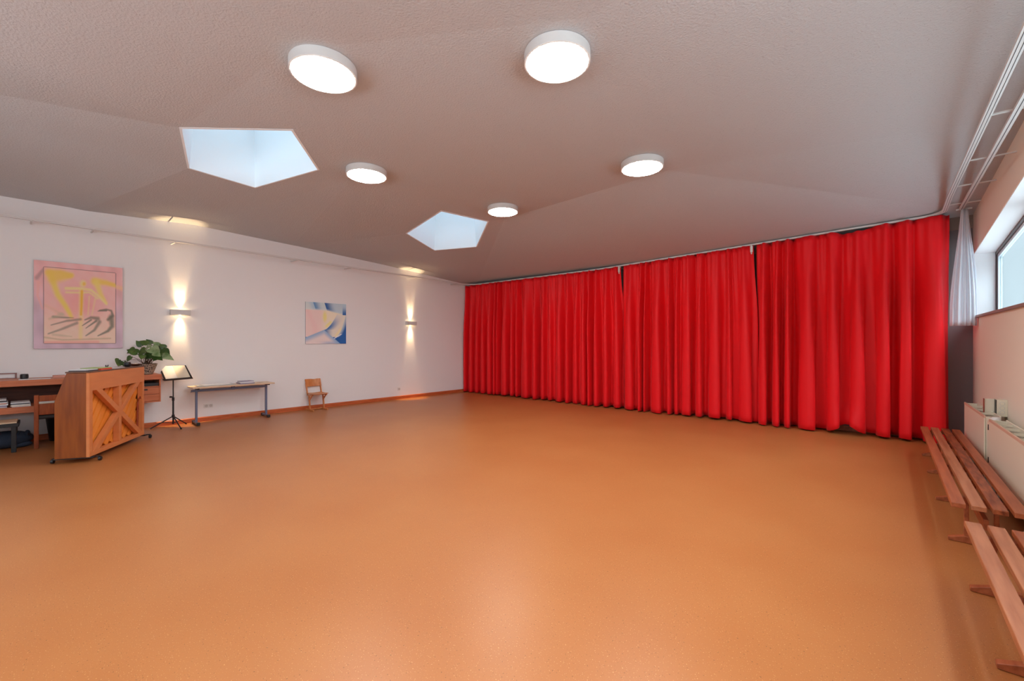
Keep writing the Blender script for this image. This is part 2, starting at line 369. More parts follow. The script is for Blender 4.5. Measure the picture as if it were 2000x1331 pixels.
lo = bpy.data.objects.new('fill_light', la); C.objects.link(lo); lo.location = (XR+.38, (WY0+WY1)/2, (ZS+WZ1)/2); lo.rotation_euler = (0, PI/2+math.radians(6), 0)
# baseboards
mb = MB(); a, b = WL0+WD*(-4.7), WL0+WD*8.14
mb.prism([a, a+WN*.022, a+WN*.022+Vector((0,0,.075)), a+WN*.008+Vector((0,0,.09)), a+Vector((0,0,.09))], b-a)
struct(mb.build('baseboard_left', M['skirt']))
mb = MB(); mb.box((-10.0, YB-.02, 0), (XR-.0, YB, .09)); struct(mb.build('baseboard_back', M['skirt']))
mb = MB(); mb.box((XR-.02, YS, 0), (XR, YB-.02, .09)); struct(mb.build('baseboard_right', M['skirt']))
# ------------------------------------------------------------------ ceiling lamps
LZ = ZP-.088
def lamp():
    t = thing('ceiling_lamp', 'x', 'ceiling lamp', (0, 0, ZP-.088), 0, 'round ceiling lamps')
    m = MB(); m.lathe([(.255, 0), (.278, 0), (.282, .004), (.282, .084), (.278, .087), (.2, .087)], 72)
    m.build('lamp_body', M['lampw'], t, smooth=True)
    m = MB(); m.lathe([(.262, -.002), (.262, .02)], 72); m.build('diffuser', M['glow'], t)
    return t
lamps = [((632, 148), 'round ceiling lamp above the large skylight, upper left of the five'),
 ((1088, 125), 'largest-looking round ceiling lamp, near the long ceiling crease at the top'),
 ((716, 345), 'round ceiling lamp just right of the large near skylight'),
 ((1254, 330), 'round ceiling lamp where three ceiling creases meet, above the red curtains'),
 ((982, 415), 'smallest-looking round ceiling lamp, beside the far skylight')]
L0 = lamp()
for i, (p, lab) in enumerate(lamps):
    q = at_z(p[0], p[1], LZ)
    if i == 0: L0.location = q; L0['label'] = lab
    else: copy_thing(L0, q, 0, lab)
# ------------------------------------------------------------------ curtain tracks
def rail_z(x): return 3.385 + (max(0, x+5.2)/6.0)*.195
def arc(c, r, a0, a1, n=8): return [Vector((c[0]+r*math.cos(a0+(a1-a0)*k/n), c[1]+r*math.sin(a0+(a1-a0)*k/n), 0)) for k in range(n+1)]
YR = 9.42
lo_ = .34
def lrail(y): return Vector((wx(y)+lo_, y, 3.37+(9.2-y)*.0135))
path = [lrail(y) for y in (-2.5, 0, 2, 4, 6, 8, 9.0)]
p0 = lrail(9.0); cz = p0.z
for k in range(1, 9):
    a = PI - k*PI/16; path.append(Vector((p0.x+.42+.42*math.cos(a), 9.0+.42*math.sin(a), cz+(rail_z(-9.2)-cz)*k/8)))
xx = p0.x+.42
while xx < .5: path.append(Vector((xx+.01, YR, rail_z(xx)))); xx += .4
for k in range(9):
    a = PI/2 - k*PI/16; path.append(Vector((.54+.26*math.cos(a), YR-.26+.26*math.sin(a), rail_z(.54)+.015*k/8)))
for y in (8.4, 6.4, 4.4, 2.4): path.append(Vector((.79-(9.16-y)*.008, y, 3.60+(9.16-y)*.006)))
def ribbon(mb, pts, w, z0, z1):
    """profile swept along a level path: rectangular bar of width w between z0 and z1 (relative)"""
    rings = []
    for i, p in enumerate(pts):
        d = (pts[min(i+1, len(pts)-1)]-pts[max(i-1, 0)]); d.z = 0; d.normalize(); n = Vector((d.y, -d.x, 0))
        rings.append([mb.bm.verts.new(p+n*sx*w/2+Vector((0, 0, zz))) for sx, zz in ((-1, z0), (1, z0), (1, z1), (-1, z1))])
    for q, r_ in zip(rings, rings[1:]):
        for k in range(4): mb.bm.faces.new((q[k], q[(k+1) % 4], r_[(k+1) % 4], r_[k]))
    mb.bm.faces.new(rings[0][::-1]); mb.bm.faces.new(rings[-1]); return mb
ct = thing('curtain_track', 'long white curtain track running along three sides just under the ceiling', 'curtain track', (-4, YR, 3.4))
ribbon(MB(), path, .05, -.008, .03).build('rail', M['track'], ct, world=True) if False else None
m = MB(); ribbon(m, path, .055, 0, .028); m.build('rail', M['track'], ct, world=True)
m = MB(); nr = path[-6:]
for sgn in (-1, 1):
    ribbon(m, [p+Vector((sgn*.012, 0, 0)) for p in nr], .004, -.0015, .001)
m.build('groove', M['slot'], ct, world=True)
# wall brackets left
for px in (60, 178, 334, 568, 672, 795, 880):
    q = on_left(px, 500); y = q.y; lp = lrail(y)
    MB().beam((wx(y)+.002, y, lp.z+.012), (lp.x+.02, y, lp.z-.004), .018, .022).build('bracket', M['track'], ct, world=True)
# right brackets: bars from the wall, over the inner track to the outer one
inner = [Vector((.985-(9.25-y)*.012, y, 3.60+(9.25-y)*.006)) for y in (9.30, 8.4, 6.4, 4.4, 2.4)]
for y in (9.05, 8.05, 7.02, 5.75, 4.5, 3.2):
    z = 3.632+(9.16-y)*.006
    MB().beam((XR-.002, y+.0, z+.006), (.79-(9.16-y)*.008-.01, y, z+.006), .02, .014).build('bracket', M['track'], ct, world=True)
it = thing('sheer_curtain_track', 'shorter white curtain track nearest the window wall, carrying the sheer curtain', 'curtain track', (.98, 9.3, 3.6))
m = MB(); ribbon(m, inner, .048, 0, .026); m.build('rail', M['track'], it, world=True)
m = MB(); ribbon(m, inner, .006, -.0015, .001); m.build('groove', M['slot'], it, world=True)
m = MB(); m.box((.93, 9.30, 3.595), (1.10, 9.325, 3.618)); m.build('end_stop', M['track'], it, world=True)
# hangers from ceiling over the back rail are hidden; small spacers show
# ------------------------------------------------------------------ curtains
def sm(a, b, t):
    t = max(0, min(1, (t-a)/(b-a))); return t*t*(3-2*t)
def curtain(x0, x1, base, seed, label, ztop=None, alo=.5, gapL=0, gapR=0, extra=None, endturn=False):
    rnd = random.Random(seed); W = x1-x0
    ws = []
    while sum(ws) < W: ws.append(base*rnd.uniform(.42, 1.75))
    k = W/sum(ws); ws = [w*k for w in ws]; amps = [rnd.uniform(alo, 1.35) for _ in ws]
    cum = [0]
    for w_ in ws: cum.append(cum[-1]+w_)
    per = 14; cols = []
    for i, w_ in enumerate(ws):
        for j in range(per): cols.append((i, j/per))
    cols.append((len(ws)-1, 1.0))
    nz = 34; z_b = .03
    bm = bmesh.new(); grid = []
    ph = [rnd.uniform(-.5, .5) for _ in ws]; sk = [rnd.uniform(-.35, .35) for _ in ws]
    seedp = rnd.uniform(0, 6)
    for (i, u) in cols:
        s = cum[i]+u*ws[i]; col = []
        a = amps[i]*(1-u)+(amps[i+1] if i+1 < len(amps) else amps[i])*u
        q = sk[i]*(1-u)+(sk[i+1] if i+1 < len(sk) else sk[i])*u
        for r in range(nz+1):
            t = r/nz; zt_ = (ztop(x0+s) if ztop else rail_z(x0+s))-.004
            amp = (.052+.068*sm(.02, .5, t))*a*min(1.2, base/.22)
            yy = -amp*(math.sin(2*PI*u-PI/2)+.30*math.sin(4*PI*u+q*4)) 
            yy += .024*(1-sm(0, .40, t))*math.sin(2*PI*s/(base*.42)+seedp)
            yy += .010*sm(.2, .9, t)*math.sin(2*PI*s/(base*.6)+seedp*2+t*2)
            xo = .16*ws[i]*sm(.1, .9, t)*math.sin(4*PI*u+q)*1.0
            sx = s + xo + (q*.05*sm(.3, 1, t))*math.sin(PI*u)
            # gaps: the sheet pulls in at its upper corner
            if gapR: sx -= gapR*(1-sm(0, .45, t))*(s/W)**6
            if gapL: sx += gapL*(1-sm(0, .45, t))*(1-s/W)**6
            z = zt_+(z_b+.012*math.sin(s*2.3+seedp)-zt_)*t
            X, Y = x0+sx, YR-.02+yy
            if extra: X, Y, z = extra(X, Y, z, s, t)
            if endturn:
                e_ = max(0, s-(W-.26))/.26
                Y += .22*e_*e_*sm(.0, .3, t) - .09*math.sin(PI*min(1, e_))*sm(0, .4, t); X -= .06*e_*e_*(1-t) - .07*e_
            col.append(bm.verts.new((X, Y, z)))
        grid.append(col)
    for a, b in zip(grid, grid[1:]):
        for r in range(nz): bm.faces.new((a[r], b[r], b[r+1], a[r+1]))
    m = MB(); m.bm.free(); m.bm = bm
    o = m.build('curtain', M['red'], None, smooth=False)
    for p in o.data.polygons: p.use_smooth = True
    sd = o.modifiers.new('thick', 'SOLIDIFY'); sd.thickness = .004; sd.offset = 0
    tag(o, label, 'curtain', 'red curtains along the back wall'); return o
def X(px): return at_y(px, 600, YR).x
def extra4(x, y, z, s, t):
    c = X(1655); g_ = math.exp(-((x-c)/.16)**2)
    z += .13*g_*sm(.82, 1, t); y -= .10*g_*sm(.85, 1, t)
    g2 = math.exp(-((x-X(1665))/.22)**4); z -= .05*g2*(1-sm(0, .25, t))
    return x, y, z
curtain(X(918)-.22, X(1056)-.02, .25, 3, 'farthest red curtain panel, beside the white wall with the paintings', gapL=0)
curtain(X(1056), X(1219), .23, 11, 'second red curtain panel from the left, ending at the pale gap below the track', gapR=.09)
curtain(X(1215), X(1479), .24, 22, 'middle red curtain panel with fine folds, right of the pale gap', gapL=.03, gapR=.06)
curtain(X(1477), X(1853), .30, 41, 'rightmost red curtain panel with wide folds and a lifted hem, next to the sheer curtain', extra=extra4, endturn=True, alo=.85)
for px, lab in ((1213, 'small white cord pull hanging in the gap between the middle curtains'), (1470, 'small white cord pull in front of the rightmost curtain edge')):
    x = X(px); z = rail_z(x)
    m = MB(); m.box((x-.022, YR-.115, z-.15), (x+.022, YR-.095, z-.03)); m.box((x-.012, YR-.11, z-.035), (x+.012, YR-.02, z-.005))
    m.lathe([(.006, 0), (.014, .01), (.014, .03), (.006, .04)], 10, Matrix.Translation((x, YR-.105, z-.19)))
    tag(m.build('curtain_pull', M['track'], None, bevel=.003), lab, 'curtain pull', 'white curtain pulls')
# sheer curtain gathered at the window corner
bm = bmesh.new(); grid = []; nz = 24; nc = 90
for i in range(nc+1):
    u = i/nc; col = []
    for r in range(nz+1):
        t = r/nz; wid = .06+.25*sm(-.15, .9, t)
        x = 1.015 - wid*.50 + wid*u*1.0; fold = (.008+.016*t)*math.sin(u*2*PI*5.5+t*.7+math.sin(u*9))+.014*math.sin(u*2*PI*2.2+1)
        if x > XR-.02: x = XR-.02
        y = 9.27+fold - .02*u; z = 3.592+(1.84-3.592)*t
        col.append(bm.verts.new((x, y, z)))
    grid.append(col)
for a, b in zip(grid, grid[1:]):
    for r in range(nz): bm.faces.new((a[r], b[r], b[r+1], a[r+1]))
m = MB(); m.bm.free(); m.bm = bm; o = m.build('sheer_curtain', M['sheer'], None)
for p in o.data.polygons: p.use_smooth = True
sd = o.modifiers.new('thick', 'SOLIDIFY'); sd.thickness = .003
tag(o, 'short white sheer curtain gathered at the corner between red curtain and window', 'curtain')
# ------------------------------------------------------------------ sconces
def sconce(px, py, lab, first=None):
    q = on_left(px, py); rz = math.atan2(WN.y, WN.x)
    t = thing('wall_lamp', lab, 'wall lamp', (q.x, q.y, q.z), rz, 'up-and-down wall lamps')   # local +x = into room, +y = along wall
    m = MB(); m.box((.0, -.155, -.05), (.012, .155, .05)); m.build('back_plate', M['lampw'], t)
    m = MB()
    m.box((.10, -.155, -.05), (.108, .155, .05)); m.box((.012, -.155, -.05), (.10, -.147, .05)); m.box((.012, .147, -.05), (.10, .155, .05))
    m.build('shade', M['lampw'], t, bevel=.002)
    m = MB(); m.lathe([(.012, -.03), (.02, -.02), (.02, .02), (.012, .03)], 16, Matrix.Translation((.078, 0, 0))); m.build('bulb', M['bulb'], t, smooth=True)
    for sg in (1, -1):
        l = bpy.data.lights.new('sconce_spot', 'SPOT'); l.energy = 190; l.color = (1, .68, .36); l.spot_size = math.radians(32); l.spot_blend = .8; l.shadow_soft_size = .012
        lo = bpy.data.objects.new('sconce_spot', l); C.objects.link(lo); lo.parent = t; lo.location = (.026, 0, -sg*.03)
        lo.rotation_euler = (PI, 0, 0) if sg > 0 else (0, 0, 0)
        l2 = l.copy(); l2.energy = 14; l2.spot_size = math.radians(72); lo2 = bpy.data.objects.new('sconce_spot', l2); C.objects.link(lo2); lo2.parent = t
        lo2.location = (.05, 0, sg*.046); lo2.rotation_euler = lo.rotation_euler
    return t
sconce(351, 611, 'slim white wall lamp glowing above the music stand')
sconce(801, 632, 'slim white wall lamp glowing near the red curtain corner')
# ------------------------------------------------------------------ wall sockets
for px, py, n, lab in ((407, 793, 2, 'white double wall socket under the grey-framed table'), (779, 760, 1, 'small white single wall socket near the far wall lamp')):
    q = on_left(px, py); t = thing('wall_socket', lab, 'socket', q, math.atan2(WN.y, WN.x), 'white wall sockets')
    m = MB(); m.box((0, -.04*n, -.04), (.01, .04*n, .04)); m.build('plate', M['white'], t, bevel=.002)
    for k in range(n):
        y = (k-(n-1)/2)*.075
        m = MB(); m.lathe([(.026, 0), (.028, .004), (.021, .004), (.02, .0015)], 20, Matrix.Translation((.0095, y, 0)) @ Matrix.Rotation(PI/2, 4, 'Y'))
        m.build('outlet', M['sock'], t)
# ------------------------------------------------------------------ pictures
def paint_board(name, lab, y0, y1, z0, z1, fn, nu, nv, gain=(1.4, 1.45, 1.45), frame=None, thick=.03, side=None):
    c = Vector((wx((y0+y1)/2), (y0+y1)/2, (z0+z1)/2)); t = thing(name, lab, 'painting', c, math.atan2(WN.y, WN.x))
    W, H = (y1-y0)/WD.y, z1-z0
    m = MB(); m.box((.004, -W/2, -H/2), (thick-.002, W/2, H/2)); m.build('panel', side, t)
    ins = frame or 0
    me = bpy.data.meshes.new('canvas'); vs = []; fc = []; cl = []
    for j in range(nv+1):
        for i in range(nu+1):
            u, v = i/nu, j/nv
            vs.append((thick+ (0 if not frame else -.0), -W/2+u*W, -H/2+v*H)); cl.append(tuple(min(.93, a*b) for a, b in zip(fn(u, v), gain)))
    for j in range(nv):
        for i in range(nu): a = j*(nu+1)+i; fc.append((a, a+1, a+nu+2, a+nu+1))
    me.from_pydata(vs, [], fc); at = me.color_attributes.new('paint', 'FLOAT_COLOR', 'POINT')
    for i, c_ in enumerate(cl): at.data[i].color = (*c_, 1)
    o = bpy.data.objects.new('canvas', me); C.objects.link(o); o.parent = t; me.materials.append(vcol(name+'_paint'))
    return t, W, H
def seg_d(p, a, b):
    ax, ay = a; bx, by = b; dx, dy = bx-ax, by-ay; L2 = dx*dx+dy*dy
    t = max(0, min(1, ((p[0]-ax)*dx+(p[1]-ay)*dy)/L2)) if L2 else 0
    return math.hypot(p[0]-ax-t*dx, p[1]-ay-t*dy), t
def lin(*c): return srgb(*c)[:3]
def comp(base, strokes, u, v, soft=.1):
    c = list(base)
    for (pts, w0, w1, col, al) in strokes:
        n = len(pts)-1; best = 9; bt = 0
        for k in range(n):
            d, t = seg_d((u, v), pts[k], pts[k+1])
            w_ = w0+(w1-w0)*((k+t)/n)
            if d/w_/1.45 < best: best = d/w_/1.45
        if best < 1.0:
            a = al*(1-sm(soft, 1.0, best))
            c = [c[i]*(1-a)+col[i]*a for i in range(3)]
    return tuple(c)
YL, OR_, PK, GR, DG, TN = lin(250,196,136), lin(250,180,92), lin(232,160,158), lin(170,164,138), lin(104,108,96), lin(216,186,168)
ang = [([(.17,.86),(.25,.62),(.33,.50),(.40,.37)], .045, .03, lin(236,188,100), .95), ([(.15,.87),(.28,.88),(.40,.86)], .05, .035, OR_, .9), ([(.20,.81),(.30,.83),(.38,.845)], .07, .035, OR_, .9),
 ([(.66,.81),(.80,.80),(.93,.77)], .05, .03, OR_, .95), ([(.68,.80),(.73,.66),(.80,.55)], .05, .02, lin(234,190,110), .9),
 ([(.34,.70),(.50,.71),(.62,.70),(.72,.62),(.80,.54)], .022, .016, YL, .85), ([(.34,.655),(.5,.66),(.60,.67),(.70,.60)], .014, .012, YL, .7),
 ([(.45,.52),(.43,.35)], .05, .03, lin(232,160,150), .5), ([(.60,.62),(.585,.40)], .012, .010, YL, .5), ([(.67,.60),(.63,.40)], .014, .010, YL, .45),
 ([(.51,.68),(.505,.45),(.50,.12)], .034, .026, lin(240,192,130), .7), ([(.515,.68),(.51,.5),(.505,.40)], .018, .014, lin(220,165,60), .95),
 ([(.525,.76),(.53,.775)], .040, .040, YL, .9), ([(.54,.765),(.541,.77)], .022, .022, lin(220,170,80), .9),
 ([(.10,.50),(.20,.45),(.36,.355)], .02, .03, GR, .4), ([(.20,.365),(.30,.36),(.42,.36)], .018, .006, DG, .75), ([(.18,.27),(.34,.32),(.50,.345)], .008, .020, DG, .7),
 ([(.15,.17),(.28,.22),(.46,.30)], .010, .022, DG, .65), ([(.16,.34),(.30,.40)], .02, .03, GR, .5),
 ([(.55,.34),(.62,.37),(.70,.36)], .010, .030, DG, .8), ([(.52,.27),(.62,.34)], .006, .014, DG, .85), ([(.56,.24),(.68,.33)], .006, .016, DG, .85), ([(.56,.15),(.66,.22),(.72,.32)], .008, .028, DG, .75),
 ([(.70,.15),(.82,.21),(.87,.27),(.86,.38)], .008, .045, DG, .85), ([(.72,.46),(.80,.475),(.86,.46),(.88,.40),(.82,.35)], .010, .022, lin(110,108,96), .85), ([(.70,.45),(.80,.46)], .006, .014, DG, .9),
 ([(.10,.13),(.30,.10),(.60,.11),(.85,.12)], .012, .012, lin(176,158,130), .7), ([(.12,.07),(.4,.07),(.7,.075)], .02, .02, lin(226,150,142), .7), ([(.2,.16),(.4,.14)], .02, .01, lin(180,165,140), .6)]
def f1(u, v):
    if u < .105 or u > .915 or v < .06 or v > .93:   # broad painted frame
        c = lin(206,158,150) if v > .55 else lin(190,160,170)
        k = sm(.35, .8, v); a, b = lin(190,166,178), lin(212,164,164)
        c = tuple(a[i]*(1-k)+b[i]*k for i in range(3))
        s = .06*math.sin(u*31+v*9)+.05*math.sin(v*23-u*5)
        d = min(abs(u-.105), abs(u-.915)) if .06 < v < .93 else 9
        d2 = min(abs(v-.06), abs(v-.93)) if .105 < u < .915 else 9
        k = .35 if min(d, d2) < .006 else 1
        base = tuple(x*(1+s)*k for x in c)
        return comp(base, [([(.915,.76),(1.0,.74)], .03, .03, lin(220,180,130), .6), ([(.03,.80),(.10,.90)], .03, .02, lin(150,118,118), .6), ([(.05,.75),(.04,.6),(.09,.45)], .02, .01, lin(216,160,152), .6)], u, v)
    k = sm(.12, .62, v); r = math.hypot((u-.5)*1.1, v-.5)
    a, b = TN, lin(232,168,164); pk = lin(238,146,144)
    c = [a[i]*(1-k)+b[i]*k for i in range(3)]; kk = (1-sm(.05, .38, r))*.8*sm(.3, .5, v)
    c = [c[i]*(1-kk)+pk[i]*kk for i in range(3)]
    kk = sm(.5, .95, v)*sm(.3, .0, abs(u-.55))*0.4
    s = .035*math.sin(u*40+v*17)*math.sin(v*33)
    return comp([x*(1+s) for x in c], ang, u, v)
a_, b_ = on_left(66, 600), on_left(239, 600)
paint_board('framed_painting', 'large pastel painting of a yellow winged figure in a broad mauve frame', a_.y, b_.y, 1.488, 2.925, f1, 130, 175, side=mat('mauve_board', srgb(150, 112, 122), .7), thick=.035)
LB, BL, DB, CR, PP, YY = lin(178,196,212), lin(120,160,205), lin(52,96,160), lin(228,214,196), lin(228,196,194), lin(238,212,140)
def mixc(a, b, k): return tuple(a[i]*(1-k)+b[i]*k for i in range(3))
def f2(u, v):
    vb = .82 if u < .5 else .82-.22*(u-.5)
    if u < .91 and v > vb:
        a, b = .175+.35*(1-v), .45+.33*(1-v)
        if u < a: c = mixc(lin(196,208,216), lin(150,182,210), sm(a-.16, a, u)*.7)
        elif u < b: c = mixc(lin(96,140,190), lin(190,204,214), sm(0, .20, u-a))
        else: c = mixc(lin(44,92,160), lin(176,196,212), sm(0, .26, u-b))
        return mixc(c, lin(206,212,214), .6*(1-sm(0, .05, v-vb)))
    if u >= .91 and v > .72: return mixc(lin(60,104,170), lin(170,196,215), sm(.74, .96, v))
    vg = .15+.19*(u/.44) if u < .44 else .34-(u-.44)*.83
    if v < vg:
        c = mixc(lin(142,172,208), lin(216,206,212), sm(.0, .16, vg-v))
        return mixc(c, lin(120,160,208), .6*sm(.10, 0, v)*sm(.25, .6, u))
    uh = .71+.28*math.sqrt(max(0, (v-.165)/.53))
    if v <= .165 or u > uh:
        d = u-uh if v > .165 else .12
        if v < .24 and abs((u-.76)*.6-(v-.17)) < .012: return lin(232, 232, 232)
        return mixc(lin(170,190,208), lin(44,96,170), sm(.0, .10, d)*(1-.55*sm(.4, .7, v)))
    ud_ = .44+.32*max(0, (v-.34)/.39)**.6 if v > .34 else .44
    if u > ud_ and v < .73:
        k = 1-sm(.40, .72, v)
        c = mixc(mixc(lin(206,208,208), lin(60,112,178), k), lin(214,210,204), sm(0, .24, u-ud_))
        d, _ = seg_d((u, v), (.74, .20), (.86, .36)); return mixc(c, lin(236,214,160), .6*(1-sm(.0, .06, d)))
    c = mixc(lin(228,198,200), lin(226,214,200), sm(.30, .55, u)); c = mixc(c, lin(232,186,192), .5*(1-sm(.0, .12, abs(u-.12-.1*math.sin(v*5)))))
    d = math.hypot((u-.46)/.07, (v-.66)/.18); c = mixc(c, YY, .9*(1-sm(.3, 1, d)))
    d, _ = seg_d((u, v), (.50, .43), (.60, .53)); c = mixc(c, YY, .8*(1-sm(.015, .045, d)))
    d = math.hypot(u-.715, v-.17); return mixc(c, lin(214,80,80), 1-sm(.012, .03, d))
a_, b_ = on_left(596, 600), on_left(675, 600)
paint_board('canvas_picture', 'square blue and rose abstract canvas above the small wooden chair', a_.y, b_.y, 1.553, 2.545, f2, 180, 180, gain=(1.3, 1.28, 1.18), side=mat('canvas_side', srgb(150, 160, 175), .8), thick=.025)
# ------------------------------------------------------------------ counter along the left wall
def lp(y, off, z): return Vector((wx(y)+off, y, z))    # point at given distance from the left wall
ZC = 1.02; DE = .60
Y0, Y1 = -1.6, on_left(316, 760, DE).y
ck = thing('wall_counter', 'long beech wall counter with a lower shelf under the large pastel painting', 'counter', (wx(0)+.3, 0, 0))
def slab(mb, y0, y1, o0, o1, z0, z1): mb.prism([lp(y0, o0, z0), lp(y0, o1, z0), lp(y0, o1, z1), lp(y0, o0, z1)], lp(y1, 0, 0)-lp(y0, 0, 0)); return mb
slab(MB(), Y0, Y1, .004, DE, ZC-.09, ZC).build('worktop', M['desk'], ck, world=True, bevel=.004)
slab(MB(), Y0, 1.05, .03, DE-.04, .52, .615).build('lower_shelf', M['desk'], ck, world=True, bevel=.004)
slab(MB(), Y0, 1.1, .004, .028, .52, ZC-.092).build('back_board', M['darkwood'], ck, world=True)
slab(MB(), 1.06, 1.10, .03, DE-.06, .50, ZC-.092).build('support_panel', M['desk'], ck, world=True)
# drawer unit at the right end
yd0, yd1 = 1.13, Y1-.01
du = MB(); z0, z1 = .53, ZC-.092
slab(du, yd0, yd0+.02, .03, DE-.02, z0, z1); slab(du, yd1-.02, yd1, .03, DE-.02, z0, z1); slab(du, yd0+.02, yd1-.02, .03, DE-.02, z0, z0+.02)
slab(du, yd0+.02, yd1-.02, .03, .05, z0+.02, z1); slab(du, yd0+.02, yd1-.02, .05, DE-.025, z1-.13, z1-.115)
du.build('drawer_unit', M['desk'], ck, world=True)
for za, zb_ in ((z0+.025, z0+.14), (z0+.145, z1-.135)):
    dd = slab(MB(), yd0+.024, yd1-.024, DE-.035, DE-.012, za, zb_).build('drawer', M['desk'], ck, world=True, bevel=.002)
    ym = (yd0+yd1)/2; h = MB(); hz = zb_-.035
    slab(h, ym-.06, ym+.10, DE-.012, DE-.0105, hz-.012, hz+.012)
    if zb_ > .7: h.build('hand_hole', M['blackp'], ck, world=True)
slab(MB(), yd0+.024, yd1-.024, .06, DE-.06, z1-.112, z1-.06).build('tray', M['blackp'], ck, world=True)
# things on the counter
def at_counter(px, off): q = on_left(px, 740, off); return q
def slabbox(name, m, px0, px1, off0, off1, z0, z1, lab, cat, group=None, rot=0):
    ya, yb = on_left(px0, 740, off1).y, on_left(px1, 740, off1).y
    o = slab(MB(), ya, yb, off0, off1, z0, z1).build(name, m, None, bevel=.002); tag(o, lab, cat, group); return o
# standing pale frame
t = thing('picture_frame', 'low pale framed board propped on the counter at the left edge', 'picture frame', (wx(-.2)+.1, -.2, ZC))
ya, yb = on_left(-70, 740, .10).y, on_left(33, 740, .10).y
slab(MB(), ya+.02, yb-.02, .03, .034, ZC+.012, ZC+.075).build('board', M['paper'], t, world=True)
m = MB(); slab(m, ya, yb, .025, .045, ZC+.075, ZC+.09); slab(m, ya, yb, .025, .045, ZC+.001, ZC+.012); slab(m, ya, ya+.02, .025, .045, ZC+.012, ZC+.075); slab(m, yb-.02, yb, .025, .045, ZC+.012, ZC+.075)
m.build('frame', mat('frame_pink_grey', srgb(150, 110, 105), .5), t, world=True)
q = on_left(47.5, 740, .30)
o = MB().lathe([(.036, .001), (.044, .008), (.046, .04), (.044, .072), (.036, .08)], 28, Matrix.Translation((q.x, q.y, ZC))).build('speaker', M['blackp'], None, smooth=True)
tag(o, 'small round black speaker on the counter right of the pale framed board', 'speaker')
slabbox('book', M['pinkc'], 104, 128, .12, .34, ZC+.001, ZC+.035, 'flat pinkish book on the counter just left of the piano', 'book')
slabbox('sheet_of_paper', M['paper'], 36, 100, .34, .55, ZC+.0008, ZC+.004, 'thin white sheet lying on the counter right of the black speaker', 'paper')
# papers on lower shelf
zz = .616
for k in range(7):
    dz = .014+.004*(k % 3); w0 = random.uniform(-3, 3)
    m_ = [M['paper'], M['lilac'], M['paper'], M['pinkc'], M['paper'], M['slate'], M['paper']][k]
    o = slabbox('magazine', m_, -40+w0, 15+w0, .16, .50+.01*(k % 2), zz, zz+dz-.001, 'magazine in the tall pile on the lower shelf at the far left edge', 'magazine', 'tall pile of magazines')
    zz += dz
zz = .616
for k in range(5):
    dz = .013; w0 = random.uniform(-2, 3)
    o = slabbox('magazine', [M['paper'], M['paperw'], M['paper'], M['slate'], M['paper']][k], 22+w0, 60+w0, .16, .52+.01*(k % 2), zz, zz+dz-.001, 'magazine in the low pile on the lower shelf, left of the wooden chair', 'magazine', 'low pile of magazines')
    zz += dz
zz = .616
for k in range(3):
    slabbox('magazine', [M['paper'], M['paperw'], M['paper']][k], 74+k, 112-k, .16, .50, zz, zz+.019, 'magazine in the pile seen through the back of the dark wooden chair', 'magazine', 'pile of magazines behind the chair'); zz += .02
# ------------------------------------------------------------------ plant
q = on_left(286, 731, .33); pz = ZC+.001
pl = thing('potted_plant', 'leafy green plant in a speckled stone pot beside the piano', 'plant', (q.x, q.y, pz))
m = MB(); m.lathe([(.085, 0), (.095, .004), (.150, .165), (.155, .185), (.142, .185), (.135, .165)], 36); m.build('pot', M['pot'], pl, smooth=True)
m = MB(); m.lathe([(.10, .158), (.136, .166)], 24); m.build('soil', M['soil'], pl)
def leaf(mb, base, tip, w, fold=.25, up=Vector((0, 0, 1)), droop=.15):
    base, tip = Vector(base), Vector(tip); d = tip-base; Lh = d.length; d.normalize()
    sd = d.cross(up)
    if sd.length < .01: sd = Vector((1, 0, 0))
    sd.normalize(); nn = sd.cross(d).normalized()
    prof = [(-.14, .30), (-.06, .72), (.08, .95), (.25, 1.0), (.45, .86), (.65, .6), (.84, .28), (1.0, .0)]
    cen = []; lft = []; rgt = []
    for t, w_ in prof:
        tc = max(t, 0); c = base+d*Lh*tc - nn*droop*Lh*tc*tc
        e = base+d*Lh*t - nn*droop*Lh*t*t
        cen.append(mb.bm.verts.new(c)); lft.append(mb.bm.verts.new(e+sd*w*w_/2+nn*fold*w*w_*.3)); rgt.append(mb.bm.verts.new(e-sd*w*w_/2+nn*fold*w*w_*.3))
    for i in range(len(prof)-1):
        for a in (lft, rgt):
            try: mb.bm.faces.new((cen[i], a[i], a[i+1], cen[i+1]))
            except ValueError: pass
# leaves given as picture-plane offsets from pot centre: (dx right, dz up, depth toward camera, length angle, size, pale)
lm, pm, smb = MB(), MB(), MB()
Rl = R; Fl = F
S_ = q.xy.length/ FPX
Zq = (q-EYE).dot(F)
def rel(px, py, dep=0): return EYE+ray(px, py)*(Zq-dep)-Vector((q.x, q.y, pz))
leaves = [((268,690),(252,684),13,0,.1),((262,683),(250,688),14,0,.05),((284,684),(272,690),16,0,.12),((290,688),(297,694),15,0,.1),((300,692),(312,700),15,0,.15),
 ((256,697),(249,704),10,0,.1),((312,688),(328,695),13,0,.05),((318,694),(333,700),12,1,.1),((276,676),(268,668),10,0,-.1),((288,672),(276,667),10,0,-.05),
 ((296,672),(288,665),9,0,-.15),((298,678),(308,684),12,1,.05),((306,680),(318,680),12,0,-.1),((310,676),(302,670),10,1,-.1),((320,684),(328,690),12,0,.0),
 ((292,682),(300,688),12,1,.18),((302,690),(310,694),11,1,.2),((294,695),(286,700),13,0,.14),((308,697),(300,703),12,0,.1),((280,694),(276,700),13,0,.16),
 ((322,680),(314,674),10,0,-.1),((286,680),(294,676),10,1,0)]
